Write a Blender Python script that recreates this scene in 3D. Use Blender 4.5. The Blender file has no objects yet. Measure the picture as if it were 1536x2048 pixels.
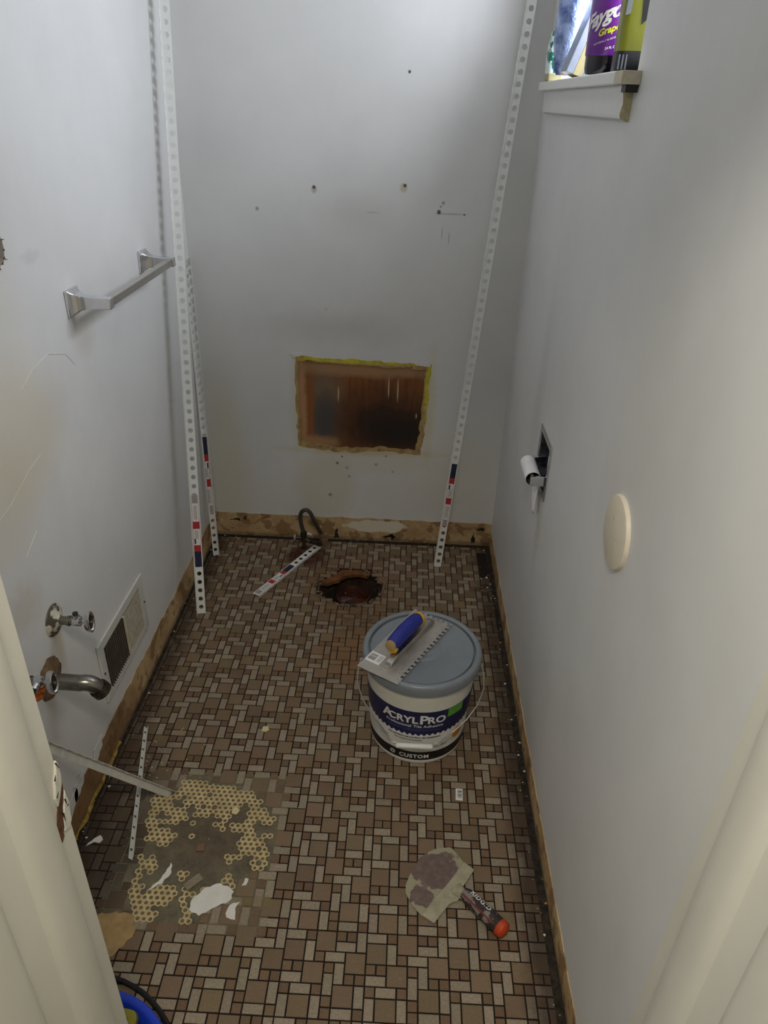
import bpy, bmesh, math, random
from math import sin, cos, pi, radians as R
from mathutils import Vector, Matrix
from mathutils.geometry import tessellate_polygon
random.seed(7)
S = bpy.context.scene
C = S.collection
# ------------------------------------------------------------------ camera
cam = bpy.data.cameras.new('camera'); co = bpy.data.objects.new('camera', cam); C.objects.link(co)
cam.sensor_fit = 'VERTICAL'; cam.sensor_height = 24.0; cam.lens = 1442.47/2048*24.0; cam.clip_start = .02
PIT, YAW, ROL, CH = 0.51887, -0.02235, 0.03379, 1.6778
fw = Vector((sin(YAW)*cos(PIT), cos(YAW)*cos(PIT), -sin(PIT)))
r0 = Vector((cos(YAW), -sin(YAW), 0)); u0 = r0.cross(fw)
rr = cos(ROL)*r0 + sin(ROL)*u0; uu = -sin(ROL)*r0 + cos(ROL)*u0
m = Matrix((rr, uu, -fw)).transposed().to_4x4(); m.translation = (0, 0, CH)
co.matrix_world = m; S.camera = co
# ------------------------------------------------------------------ world and lights
w = bpy.data.worlds.new('sky'); S.world = w; w.use_nodes = True
wn = w.node_tree.nodes; wb = wn['Background']
wb.inputs[0].default_value = (.86, .92, 1, 1); wb.inputs[1].default_value = 2.2
def area(name, loc, rot, sx, sy, power, col, spread=pi):
    l = bpy.data.lights.new(name, 'AREA'); l.shape = 'RECTANGLE'; l.size = sx; l.size_y = sy
    l.energy = power; l.color = col; l.spread = spread
    o = bpy.data.objects.new(name, l); C.objects.link(o); o.location = loc; o.rotation_euler = rot
    return o
area('window_daylight', (.70, 2.02, 2.13), (0, R(102), 0), .62, .86, 27, (.84, .89, 1))
area('hall_ceiling_lamp', (-.05, .02, 2.33), (0, 0, 0), .30, .25, 17, (1, .95, .84))
S.view_settings.view_transform = 'Standard'; S.view_settings.look = 'None'
S.view_settings.gamma = 1; S.view_settings.use_curve_mapping = False
S.view_settings.exposure = 0.0
# ------------------------------------------------------------------ dimensions
XL, XR, YB, YF = -.7944, .4056, 2.6812, .605
CEIL = 2.38
GX, GY, U = -.21303, .96803, .02326
# ------------------------------------------------------------------ materials
def srgb(*c):
    return tuple((v/255/12.92 if v <= 10 else ((v/255+.055)/1.055)**2.4) for v in c)
class NT:
    def __init__(s, name):
        s.m = bpy.data.materials.new(name); s.m.use_nodes = True; s.t = s.m.node_tree
        s.b = s.t.nodes['Principled BSDF']; s._pos = None
    def n(s, ty, **kw):
        o = s.t.nodes.new(ty)
        for k, v in kw.items(): setattr(o, k, v)
        return o
    def l(s, a, b): s.t.links.new(a, b)
    def pos(s):
        if not s._pos: s._pos = s.n('ShaderNodeNewGeometry').outputs['Position']
        return s._pos
    def noise(s, scale, detail=4, rough=.6, vec=None, stretch=None):
        o = s.n('ShaderNodeTexNoise'); o.inputs['Scale'].default_value = scale
        o.inputs['Detail'].default_value = detail; o.inputs['Roughness'].default_value = rough
        v = vec or s.pos()
        if stretch:
            k = s.n('ShaderNodeVectorMath', operation='MULTIPLY'); s.l(v, k.inputs[0]); k.inputs[1].default_value = stretch; v = k.outputs[0]
        s.l(v, o.inputs['Vector']); return o.outputs['Fac']
    def ramp(s, val, lo, hi, a=0., b=1.):
        o = s.n('ShaderNodeMapRange'); o.clamp = True
        s.l(val, o.inputs[0]); o.inputs[1].default_value = lo; o.inputs[2].default_value = hi
        o.inputs[3].default_value = a; o.inputs[4].default_value = b; return o.outputs[0]
    def math(s, op, a, b=0.):
        o = s.n('ShaderNodeMath', operation=op)
        for i, v in enumerate((a, b)):
            if isinstance(v, (int, float)): o.inputs[i].default_value = v
            else: s.l(v, o.inputs[i])
        return o.outputs[0]
    def mix(s, fac, a, b):
        o = s.n('ShaderNodeMix', data_type='RGBA')
        for sock, v in ((o.inputs[0], fac), (o.inputs[6], a), (o.inputs[7], b)):
            if isinstance(v, (int, float)): sock.default_value = v
            elif isinstance(v, tuple): sock.default_value = (*v, 1) if len(v) == 3 else v
            else: s.l(v, sock)
        return o.outputs[2]
    def blob(s, c, r, soft=.4, amp=.3, nscale=12, detail=4):
        """mask of an irregular patch (wear, painted shadow) around world point c with radii r"""
        d = s.n('ShaderNodeVectorMath', operation='SUBTRACT'); s.l(s.pos(), d.inputs[0]); d.inputs[1].default_value = c
        e = s.n('ShaderNodeVectorMath', operation='DIVIDE'); s.l(d.outputs[0], e.inputs[0]); e.inputs[1].default_value = r
        f = s.n('ShaderNodeVectorMath', operation='LENGTH'); s.l(e.outputs[0], f.inputs[0])
        g = s.math('ADD', f.outputs['Value'], s.math('MULTIPLY', s.math('SUBTRACT', s.noise(nscale, detail), .5), amp*2))
        return s.ramp(g, 1-soft, 1+soft, 1, 0)
    def bump(s, h, dist=.001, st=.5):
        o = s.n('ShaderNodeBump'); o.inputs['Strength'].default_value = st; o.inputs['Distance'].default_value = dist
        s.l(h, o.inputs['Height']); s.l(o.outputs[0], s.b.inputs['Normal'])
    def done(s, col, rough=.6, metal=0., spec=.5):
        if isinstance(col, tuple): s.b.inputs['Base Color'].default_value = (*col, 1)
        else: s.l(col, s.b.inputs['Base Color'])
        if isinstance(rough, (int, float)): s.b.inputs['Roughness'].default_value = rough
        else: s.l(rough, s.b.inputs['Roughness'])
        s.b.inputs['Metallic'].default_value = metal; s.b.inputs['Specular IOR Level'].default_value = spec
        return s.m
def plain(name, col, rough=.5, metal=0., var=.12, scale=40, spec=.5):
    t = NT(name); n = t.noise(scale)
    d = tuple(c*(1-var) for c in col); e = tuple(min(1, c*(1+var)) for c in col)
    return t.done(t.mix(t.ramp(n, .3, .7), d, e), rough, metal, spec)
def var_rand(t):
    i = t.n('ShaderNodeObjectInfo').outputs['Random']; g = t.n('ShaderNodeNewGeometry').outputs['Random Per Island']
    return t.math('FRACT', t.math('ADD', t.math('MULTIPLY', i, 7.31), g))
def tile_mat(name, base, speck, lo=.86, hi=1.1):
    t = NT(name); rnd = var_rand(t)
    k = t.ramp(rnd, 0, 1, lo, hi)
    c1 = t.mix(t.ramp(t.noise(170, 5, .7), .35, .68), base, speck)
    hs = t.n('ShaderNodeHueSaturation'); t.l(c1, hs.inputs['Color']); t.l(k, hs.inputs['Value'])
    rr_ = t.ramp(t.math('FRACT', t.math('MULTIPLY', rnd, 13.7)), 0, 1, .492, .508); t.l(rr_, hs.inputs['Hue'])
    c = hs.outputs[0]
    # dried adhesive and rust washed over the tiles round the drain hole
    glue = srgb(132, 100, 66)
    c = t.mix(t.math('MULTIPLY', t.blob((-.10, 1.93, 0), (.14, .13, .1), .3, .3, 14), .85), c, glue)
    c = t.mix(t.math('MULTIPLY', t.blob((-.12, 2.12, 0), (.15, .08, .1), .35, .5, 22), .6), c, srgb(112, 88, 62))
    c = t.mix(t.math('MULTIPLY', t.blob((-.17, 2.33, 0), (.19, .19, .1), .25, .35, 20), .55), c, srgb(120, 88, 60))
    c = t.mix(t.math('MULTIPLY', t.blob((-.38, 2.53, 0), (.09, .07, .1), .3, .3, 20), .85), c, srgb(72, 32, 24))
    # grime on the left around the bare patch
    c = t.mix(t.math('MULTIPLY', t.blob((-.70, 1.17, 0), (.12, .30, .1), .3, .35, 9), .66), c, srgb(62, 50, 38))
    c = t.mix(t.math('MULTIPLY', t.blob((-.65, 1.13, 0), (.10, .09, .1), .5, .3, 14), .5), c, srgb(52, 50, 44))
    c = t.mix(t.math('MULTIPLY', t.blob((-.30, 1.03, 0), (.055, .012, .1), .3, .4, 40), .5), c, srgb(120, 106, 60))
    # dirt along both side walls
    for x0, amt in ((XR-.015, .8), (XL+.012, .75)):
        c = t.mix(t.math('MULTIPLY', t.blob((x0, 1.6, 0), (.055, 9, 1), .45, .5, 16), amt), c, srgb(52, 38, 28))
    # spots of dirt
    sp = t.ramp(t.noise(26, 6, .75), .66, .74)
    c = t.mix(t.math('MULTIPLY', sp, .55), c, srgb(70, 48, 34))
    sp2 = t.ramp(t.noise(7, 3, .6), .5, .75)
    c = t.mix(t.math('MULTIPLY', sp2, .22), c, srgb(96, 72, 50))
    t.bump(t.noise(260, 3), .0004, .35)
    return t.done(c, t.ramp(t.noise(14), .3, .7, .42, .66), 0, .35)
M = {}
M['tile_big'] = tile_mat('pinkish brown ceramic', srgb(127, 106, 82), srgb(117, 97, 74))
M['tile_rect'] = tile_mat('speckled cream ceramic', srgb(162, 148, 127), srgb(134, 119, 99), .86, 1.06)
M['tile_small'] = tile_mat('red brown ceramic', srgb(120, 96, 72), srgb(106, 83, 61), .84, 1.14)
t = NT('dark grout'); M['grout'] = t.done(t.mix(t.ramp(t.noise(60), .3, .7), srgb(20, 13, 7), srgb(34, 24, 14)), .95)
t = NT('black gap dirt'); t.bump(t.noise(90), .004, .8)
M['gap'] = t.done(t.mix(t.ramp(t.noise(50, 6), .4, .7), srgb(26, 22, 18), srgb(66, 55, 42)), 1)
t = NT('bare mortar bed')
c = t.mix(t.ramp(t.noise(22, 7, .7), .3, .7), srgb(88, 84, 70), srgb(134, 124, 100))
c = t.mix(t.math('MULTIPLY', t.blob((-.45, 1.2, 0), (.12, .1, .1), .6, .5, 14), .5), c, srgb(92, 70, 56))
c = t.mix(t.math('MULTIPLY', t.ramp(t.noise(70, 5, .7), .58, .66), .5), c, srgb(60, 58, 50))
t.bump(t.noise(70, 7, .75), .004, .9); M['mortar'] = t.done(c, .95)
t = NT('tan glue backing'); t.bump(t.noise(120, 4), .001, .5)
M['backing'] = t.done(t.mix(t.ramp(t.noise(30, 5), .35, .68), srgb(208, 186, 136), srgb(170, 150, 106)), .8)
def wall_mat(name, base, marks):
    t = NT(name)
    dk = tuple(v*.9 for v in base)
    c = t.mix(t.ramp(t.noise(2.2, 5, .6), .35, .7), base, dk)
    c = t.mix(t.math('MULTIPLY', t.ramp(t.noise(1.1, 6, .7, stretch=(1.5, 1.5, .5)), .55, .75), .3), c, tuple(v*.78 for v in base))
    for (cc, r, soft, amp, ns, amt, col) in marks:
        c = t.mix(t.math('MULTIPLY', t.blob(cc, r, soft, amp, ns), amt), c, srgb(*col))
    t.bump(t.noise(8, 6, .6), .004, .35)
    return t.done(c, t.ramp(t.noise(5), .3, .7, .38, .55), 0, .35)
W0 = srgb(226, 225, 222)
CR = (214, 203, 180)
def spot(x, z, r=.004, col=(60, 52, 42), amt=.9, y=YB): return ((x, y, z), (r, .05, r), .3, .9 if r > .0056 else .5, 150, amt, col)
M['wall_back'] = wall_mat('painted plaster back', W0, [
    ((-.31, YB, .26), (.12, .1, .16), .25, .15, 6, .55, CR),
    ((-.13, YB, .38), (.20, .1, .05), .3, .3, 10, .35, CR),
    ((.22, YB, .3), (.18, .1, .2), .5, .3, 4, .3, (205, 196, 168)),
    ((-.72, YB, .3), (.08, .1, .5), .5, .3, 4, .35, (206, 196, 158)),
    ((.105, YB, .62), (.022, .1, .2), .5, .5, 30, .4, (206, 190, 112)),
    ((-.16, YB, .424), (.27, .1, .016), .5, .5, 30, .45, (200, 180, 110)),
    ((-.425, YB, .62), (.02, .1, .2), .5, .5, 30, .3, (206, 196, 150)),
    ((-.03, YB, 1.42), (.012, .1, .014), .3, .2, 60, .5, (176, 158, 98)),
    ((-.337, YB, 1.405), (.009, .1, .012), .3, .2, 60, .5, (150, 135, 90)),
    ((-.2, YB, 1.33), (.09, .1, .05), .8, .5, 9, .22, (170, 162, 150)),
    ((.14, YB, 1.342), (.045, .1, .003), .4, .2, 60, .6, (168, 165, 160)),
    ((-.25, YB, .93), (.22, .1, .05), .7, .5, 7, .25, (165, 160, 150)),
    ((.11, YB, 1.28), (.002, .1, .02), .4, .2, 60, .6, (160, 155, 140)),
    ((.135, YB, 1.265), (.002, .1, .02), .4, .2, 60, .6, (160, 155, 140)),
    ((-.135, YB, 1.338), (.02, .1, .002), .5, .5, 60, .45, (150, 148, 140)),
    spot(-.026, 1.758, .005), spot(-.337, 1.412, .0055), spot(-.026, 1.427, .0055), spot(-.537, 1.337, .006, (120, 118, 110), .7),
    spot(.095, 1.347, .007), spot(.183, 1.341, .003), spot(.108, 1.377, .006, (120, 112, 95), .6), spot(.10, 1.365, .004, (120, 112, 95), .6),
    spot(-.30, 1.0, .007, (200, 196, 190), .5), spot(-.26, .37, .006, (110, 100, 80), .8), spot(-.22, .35, .007, (150, 140, 120), .6),
    spot(-.21, .31, .006, (130, 120, 100), .6), spot(-.10, .37, .007, (150, 142, 122), .6), spot(-.03, .34, .005, (140, 130, 112), .6),
    spot(-.29, .22, .008, (130, 118, 98), .7), spot(-.24, .40, .004, (90, 82, 66), .8), spot(-.06, .41, .004, (110, 100, 82), .7)])
M['wall_left'] = wall_mat('painted plaster left', W0, [
    ((XL, 1.31, .53), (.1, .018, .08), .5, .3, 12, .5, (184, 160, 124)),
    ((XL, 1.37, 1.05), (.1, .16, .14), .4, .5, 5, .45, (214, 200, 172)),
    ((XL, 1.24, .95), (.1, .12, .12), .4, .5, 6, .4, (214, 200, 172)),
    ((XL, 1.36, 1.42), (.1, .09, .35), .6, .4, 4, .25, (208, 200, 180)),
    ((XL, 1.74, 1.16), (.1, .05, .05), .6, .3, 10, .3, (176, 158, 132)),  # brownish shadow of the near towel bar mount, painted into the wall colour
    ((XL, 1.22, .70), (.1, .06, .05), .5, .8, 24, .3, (184, 170, 140)),
    ((XL, 1.55, 1.37), (.1, .035, .012), .5, 1., 90, .2, (170, 160, 148)),
    ((XL, 2.5, .9), (.1, .3, .6), .6, .3, 3, .2, (196, 194, 190))])
M['wall_right'] = wall_mat('painted plaster right', W0, [
    ((XR, 1.80, .62), (.1, .03, .1), .6, .3, 9, .3, (176, 160, 130)),  # shadow below the paper holder, painted into the wall colour
    ((XR, 2.05, .95), (.1, .05, .25), .8, .6, 5, .22, (165, 165, 168)),
    ((XR, 1.9, .35), (.1, .4, .14), .7, .5, 5, .22, (170, 170, 175)),
    ((XR, 1.15, 1.28), (.1, .15, .3), .7, .4, 4, .18, (200, 190, 170))])
M['trim'] = wall_mat('cream gloss trim paint', srgb(228, 224, 210), [
    ((-.41, .59, .93), (.03, .02, .06), .3, .5, 30, .35, (206, 200, 180))])
M['sill_paint'] = plain('sill gloss paint', srgb(224, 223, 217), .4, 0, .02)
M['ceiling'] = plain('ceiling paint', srgb(228, 228, 224), .8)
# band of bare board and glue under the wall paint
t = NT('bare wallboard with old glue')
c = t.mix(t.ramp(t.noise(9, 6, .65), .35, .65), srgb(204, 176, 130), srgb(168, 134, 92))
c = t.mix(t.math('MULTIPLY', t.ramp(t.noise(15, 5, .55), .53, .57), .75), c, srgb(132, 98, 60))
c = t.mix(t.math('MULTIPLY', t.ramp(t.noise(24, 6, .6), .66, .69), .8), c, srgb(214, 200, 168))
c = t.mix(t.math('MULTIPLY', t.ramp(t.noise(19, 3, .5, stretch=(1, 1, 2.5)), .64, .68), .6), c, srgb(98, 66, 38))
c = t.mix(t.math('MULTIPLY', t.blob((XL, 1.25, .05), (.1, .35, .12), .3, .5, 8), .75), c, srgb(112, 74, 40))
c = t.mix(t.blob((-.09, YB, .075), (.13, .1, .03), .08, .6, 16), c, srgb(220, 210, 188))
c = t.mix(t.blob((-.36, YB, .08), (.03, .1, .02), .2, .4, 16), c, srgb(134, 108, 72))
c = t.mix(t.math('MULTIPLY', t.blob((0, 1.8, 0), (2, 3, .018), .3, .6, 14), .45), c, srgb(70, 50, 34))
t.bump(t.noise(22, 6), .003, .8); M['board'] = t.done(c, .85)
M['yellow_foam'] = plain('yellow foam edge', srgb(150, 122, 54), .95, 0, .6, 70)
t = NT('yellow paint edge'); tan_ = t.mix(t.ramp(t.noise(30, 6), .4, .62), srgb(186, 160, 104), srgb(160, 128, 84))
ym = t.math('MAXIMUM', t.blob((-.15, 2.68, .812), (.30, .1, .016), .3, .5, 26), t.blob((.098, 2.68, .70), (.014, .1, .13), .4, .6, 26))
c = t.mix(ym, tan_, t.mix(t.ramp(t.noise(40, 5), .45, .65), srgb(214, 198, 48), srgb(178, 168, 70)))
c = t.mix(t.math('MULTIPLY', t.ramp(t.noise(60, 6), .6, .66), .7), c, srgb(104, 88, 54)); M['yellow'] = t.done(c, .85)
# bare board behind the back wall opening
t = NT('stained bare board'); Y = YB
c = t.mix(t.ramp(t.noise(10, 6, .6, stretch=(4, 1, .7)), .3, .7), srgb(150, 92, 42), srgb(112, 66, 32))
c = t.mix(t.blob((-.31, Y, .61), (.07, .1, .22), .5, .3, 12), c, srgb(128, 104, 80))
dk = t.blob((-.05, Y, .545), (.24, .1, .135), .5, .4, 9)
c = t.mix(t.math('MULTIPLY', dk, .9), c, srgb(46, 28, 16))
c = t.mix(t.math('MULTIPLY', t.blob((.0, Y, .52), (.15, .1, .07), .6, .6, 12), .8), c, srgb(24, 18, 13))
c = t.mix(t.math('MULTIPLY', t.blob((-.315, Y, .56), (.045, .1, .10), .4, .4, 14), .8), c, srgb(76, 76, 78))
c = t.mix(t.math('MULTIPLY', t.blob((-.37, Y, .61), (.018, .1, .16), .3, .4, 14), .9), c, srgb(146, 88, 38))
c = t.mix(t.blob((-.405, Y, .62), (.022, .1, .25), .3, .5, 22), c, srgb(186, 138, 100))
c = t.mix(t.math('MULTIPLY', t.blob((-.15, Y, .772), (.30, .1, .028), .4, .5, 16), .9), c, srgb(172, 132, 92))
c = t.mix(t.math('MULTIPLY', t.blob((-.35, Y, .462), (.08, .1, .025), .4, .5, 20), .9), c, srgb(178, 134, 92))
for x, z, h in ((-.058, .705, .04), (-.022, .695, .045), (-.255, .67, .03), (.055, .59, .01)):
    c = t.mix(t.blob((x, Y, z), (.0026, .1, h), .3, .1, 60), c, srgb(196, 176, 140))
t.bump(t.noise(40, 5), .001, .5); M['stained'] = t.done(c, .7)
def metal(name, col, rough, var=.1):
    t = NT(name); c = t.mix(t.ramp(t.noise(30), .3, .7), tuple(v*(1-var) for v in col), col)
    return t.done(c, t.ramp(t.noise(18, 5), .3, .75, rough*.7, rough*1.5), 1)
M['chrome'] = metal('chrome', (.72, .72, .74), .12)
M['brushed'] = metal('satin aluminium', srgb(196, 192, 186), .35)
M['steel'] = metal('trowel steel', srgb(206, 200, 190), .5, .22)
M['darkmetal'] = metal('tarnished brass', srgb(92, 82, 70), .5, .4)
M['rustchrome'] = metal('worn chrome pipe', srgb(150, 146, 134), .28, .4)
M['vinyl'] = plain('white vinyl', srgb(232, 232, 226), .35, 0, .03)
M['vinyl_dim'] = plain('grey white vinyl', srgb(206, 205, 198), .4, 0, .06)
M['white_paper'] = plain('white paper', srgb(238, 236, 238), .8, 0, .04)
M['card'] = plain('grey card inside', srgb(80, 70, 60), .9)
M['navy'] = plain('navy print', srgb(26, 32, 62), .5)
M['red'] = plain('red print', srgb(176, 42, 46), .5)
M['black'] = plain('black print', srgb(20, 20, 22), .5)
M['greyink'] = plain('grey print', srgb(120, 118, 124), .6)
M['label_white'] = plain('label white', srgb(230, 228, 224), .45, 0, .03)
M['label_blue'] = plain('label blue', srgb(24, 26, 72), .4, 0, .05)
M['label_green'] = plain('label green', srgb(88, 158, 52), .45)
M['label_orange'] = plain('label orange', srgb(212, 130, 30), .45)
M['pail'] = plain('white pail plastic', srgb(224, 221, 210), .35, 0, .03)
M['lid'] = plain('grey lid plastic', srgb(126, 132, 138), .34, 0, .05)
M['handle_blue'] = plain('blue rubber grip', srgb(36, 46, 138), .5, 0, .15)
M['handle_yellow'] = plain('yellow collar', srgb(214, 164, 40), .6, 0, .2)
M['cream'] = plain('cream plastic', srgb(226, 214, 192), .45, 0, .05)
M['slat_cream'] = plain('dirty cream enamel', srgb(206, 198, 176), .5, 0, .18, 60)
M['duct_shade'] = plain('dark duct', srgb(30, 27, 24), .8)
M['rust'] = plain('rust', srgb(176, 86, 26), .95, 0, .5, 60)
M['rustdark'] = plain('dark wet rust', srgb(66, 32, 20), .45, 0, .5, 30)
t = NT('rough brown plaster ring'); t.bump(t.noise(90, 6), .004, 1)
M['escutch'] = t.done(t.mix(t.ramp(t.noise(40, 6), .35, .65), srgb(140, 112, 76), srgb(84, 72, 56)), .9)
t = NT('flaking chrome and paint'); c = t.mix(t.ramp(t.noise(45, 4), .50, .54), srgb(92, 84, 74), srgb(214, 206, 186))
M['flaky'] = t.done(c, .45, .2)
M['braid'] = plain('grey braided hose', srgb(74, 66, 58), .5, .3, .3, 400)
M['dirt'] = plain('earth and rubble', srgb(92, 70, 50), 1, 0, .5, 60)
M['pit'] = plain('pit wall', srgb(60, 42, 28), .95, 0, .6, 30)
M['concrete'] = plain('broken concrete', srgb(122, 108, 90), .95, 0, .35, 60)
M['plaster_white'] = plain('white plaster', srgb(224, 220, 212), .9, 0, .06)
M['cream_chip'] = plain('cream chip', srgb(214, 198, 150), .9)
M['tan_paper'] = plain('peeled tan paper', srgb(172, 142, 96), .9, 0, .2, 30)
M['brown_wood'] = plain('splintered brown wood', srgb(96, 60, 36), .9, 0, .5, 80)
t = NT('putty stained blade')
c = t.mix(t.ramp(t.noise(9), .62, .68), srgb(158, 150, 122), srgb(156, 150, 96))
bm_ = t.math('MAXIMUM', t.blob((.133, 1.135, 0), (.062, .050, .1), .04, .8, 26, 6), t.blob((.098, 1.062, 0), (.028, .030, .1), .04, .9, 34, 6))
c = t.mix(bm_, c, t.mix(t.ramp(t.noise(60), .4, .7), srgb(104, 84, 78), srgb(122, 104, 96)))
M['blade'] = t.done(c, .55, .1)
t = NT('dried putty'); t.bump(t.noise(50, 6), .002, .8); M['putty'] = t.done(t.mix(t.ramp(t.noise(40, 5), .35, .7), srgb(172, 166, 142), srgb(146, 140, 116)), .85)
t = NT('putty smeared grip'); c = t.mix(t.ramp(t.noise(38, 5), .52, .58), srgb(48, 38, 36), srgb(132, 124, 118)); M['grip'] = t.done(c, .7)
M['grip_red'] = plain('red grip rib', srgb(120, 46, 42), .6, 0, .3)
M['orange'] = plain('orange cap', srgb(190, 68, 30), .5, 0, .15)
M['tub'] = plain('blue tub plastic', srgb(30, 62, 190), .35, 0, .05)
M['black_rubber'] = plain('black rubber', srgb(16, 16, 18), .5)
M['yellow_case'] = plain('yellow packet', srgb(140, 132, 28), .5)
M['purple'] = plain('purple label', srgb(104, 34, 138), .3, 0, .2, 20)
M['cola'] = plain('dark drink', srgb(16, 10, 20), .08)
M['bright_yellow'] = plain('yellow lettering', srgb(214, 214, 50), .4)
M['olive'] = plain('olive yellow plastic', srgb(122, 124, 22), .3, 0, .06)
M['greyband'] = plain('grey strip', srgb(120, 124, 128), .3)
M['pkg_green'] = plain('green printed wrap', srgb(60, 140, 96), .5, 0, .5, 60)
t = NT('green white printed wrap'); M['pkg'] = t.done(t.mix(t.ramp(t.noise(45, 2), .48, .52), srgb(226, 236, 230), srgb(30, 118, 96)), .35)
t = NT('blue shiny wrap'); t.bump(t.noise(26, 4), .01, 1)
M['wrap'] = t.done(t.mix(t.ramp(t.noise(16, 4), .4, .62), srgb(70, 92, 150), srgb(176, 194, 232)), .2, .25)
M['clear_box'] = plain('milky clear plastic', srgb(150, 158, 170), .25, 0, .08)
M['butter'] = plain('pale yellow contents', srgb(176, 164, 118), .5)
M['lightblue'] = plain('light blue edge', srgb(130, 170, 210), .4)
t = NT('window pane'); tb = t.n('ShaderNodeBsdfTransparent'); gl = t.n('ShaderNodeBsdfGlossy'); gl.inputs['Roughness'].default_value = .08
mx = t.n('ShaderNodeMixShader'); mx.inputs[0].default_value = .08; t.l(tb.outputs[0], mx.inputs[1]); t.l(gl.outputs[0], mx.inputs[2])
t.l(mx.outputs[0], t.t.nodes['Material Output'].inputs[0]); M['pane'] = t.m
# ------------------------------------------------------------------ mesh helpers
class B:
    def __init__(s): s.v = []; s.f = []; s.mi = []; s.cur = 0
    def add(s, vs, fs):
        o = len(s.v); s.v += [tuple(v) for v in vs]
        for f in fs: s.f.append(tuple(i+o for i in f)); s.mi.append(s.cur)
        return s
    def box(s, c, d, rot=None):
        x, y, z = (k/2 for k in d)
        vs = [Vector(p) for p in ((-x,-y,-z),(x,-y,-z),(x,y,-z),(-x,y,-z),(-x,-y,z),(x,-y,z),(x,y,z),(-x,y,z))]
        if rot is not None: vs = [rot @ v for v in vs]
        c = Vector(c)
        return s.add([v+c for v in vs], [(3,2,1,0),(4,5,6,7),(0,1,5,4),(1,2,6,5),(2,3,7,6),(3,0,4,7)])
    def b2(s, a, b): return s.box([(p+q)/2 for p, q in zip(a, b)], [abs(q-p) for p, q in zip(a, b)])
    def tube(s, pts, r, n=12, cap=True):
        pts = [Vector(p) for p in pts]; rs = r if isinstance(r, (list, tuple)) else [r]*len(pts)
        up = None; rings = []
        for i, p in enumerate(pts):
            d = (pts[min(i+1, len(pts)-1)]-pts[max(i-1, 0)]).normalized()
            if up is None: up = d.orthogonal().normalized()
            up = (up-d*up.dot(d)).normalized(); sd = d.cross(up)
            rings.append([p+(up*cos(2*pi*k/n)+sd*sin(2*pi*k/n))*rs[i] for k in range(n)])
        vs = [v for g in rings for v in g]
        fs = [(i*n+k, i*n+(k+1) % n, (i+1)*n+(k+1) % n, (i+1)*n+k) for i in range(len(pts)-1) for k in range(n)]
        if cap: fs += [tuple(range(n-1, -1, -1)), tuple(range((len(pts)-1)*n, len(pts)*n))]
        return s.add(vs, fs)
    def lathe(s, prof, n=32, c=(0,0,0), axis='Z', cap=False, sy=1.):
        vs = []
        for r, h in prof:
            for k in range(n):
                a = 2*pi*k/n; x, y = r*cos(a), r*sin(a)*sy
                p = {'Z': (x, y, h), 'X': (h, x, y), 'Y': (x, h, y)}[axis]
                vs.append((p[0]+c[0], p[1]+c[1], p[2]+c[2]))
        fs = [(i*n+k, i*n+(k+1) % n, (i+1)*n+(k+1) % n, (i+1)*n+k) for i in range(len(prof)-1) for k in range(n)]
        if axis == 'Y': fs = [f[::-1] for f in fs]
        if cap: fs += [tuple(range(n-1, -1, -1)), tuple(range((len(prof)-1)*n, len(prof)*n))]
        return s.add(vs, fs)
    def prism(s, poly, h0, h1, mp=lambda a, b, h: (a, b, h), holes=()):
        loops = [[Vector((a, b, 0)) for a, b in p] for p in (poly, *holes)]
        tri = tessellate_polygon(loops); flat = [v for l in loops for v in l]; n = len(flat)
        vs = [mp(v.x, v.y, h0) for v in flat]+[mp(v.x, v.y, h1) for v in flat]
        fs = []
        for tr in tri: fs.append(tuple(tr)); fs.append(tuple(i+n for i in reversed(tr)))
        o = 0
        for l in loops:
            k = len(l)
            for i in range(k): fs.append((o+i, o+(i+1) % k, n+o+(i+1) % k, n+o+i))
            o += k
        return s.add(vs, fs)
    def build(s, name, mat, parent=None, smooth=False, bevel=0, loc=None, seg=2):
        me = bpy.data.meshes.new(name); me.from_pydata(s.v, [], s.f)
        mats = mat if isinstance(mat, (list, tuple)) else [mat]
        for k in mats: me.materials.append(M[k] if isinstance(k, str) else k)
        if len(mats) > 1:
            for p, i in zip(me.polygons, s.mi): p.material_index = i
        bm = bmesh.new(); bm.from_mesh(me); bmesh.ops.recalc_face_normals(bm, faces=bm.faces); bm.to_mesh(me); bm.free()
        if smooth:
            for p in me.polygons: p.use_smooth = True
            me.set_sharp_from_angle(angle=R(40))
        o = bpy.data.objects.new(name, me); C.objects.link(o)
        if parent: o.parent = parent
        if loc: o.location = loc
        if bevel:
            md = o.modifiers.new('bevel', 'BEVEL'); md.width = bevel; md.segments = seg; md.limit_method = 'ANGLE'
        return o
def tag(o, label=None, cat=None, group=None, kind=None):
    for k, v in (('label', label), ('category', cat), ('group', group), ('kind', kind)):
        if v: o[k] = v
    return o
def thing(name, label, cat, loc=(0,0,0), rot=(0,0,0), group=None, mw=None):
    o = bpy.data.objects.new(name, None); C.objects.link(o); o.location = loc; o.rotation_euler = rot
    if mw is not None: o.matrix_world = mw
    o.empty_display_size = .05
    return tag(o, label, cat, group)
def struct(o): o['kind'] = 'structure'; return o
def ragged(poly, step=.012, amp=.004, sd=1):
    rn = random.Random(sd); out = []
    for i, a in enumerate(poly):
        b = poly[(i+1) % len(poly)]; L = math.hypot(b[0]-a[0], b[1]-a[1]); n = max(1, int(L/step))
        nx, ny = -(b[1]-a[1])/L, (b[0]-a[0])/L
        for k in range(n):
            f = k/n; j = rn.uniform(-amp, amp) if k else 0
            out.append((a[0]+(b[0]-a[0])*f+nx*j, a[1]+(b[1]-a[1])*f+ny*j))
    return out
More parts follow.
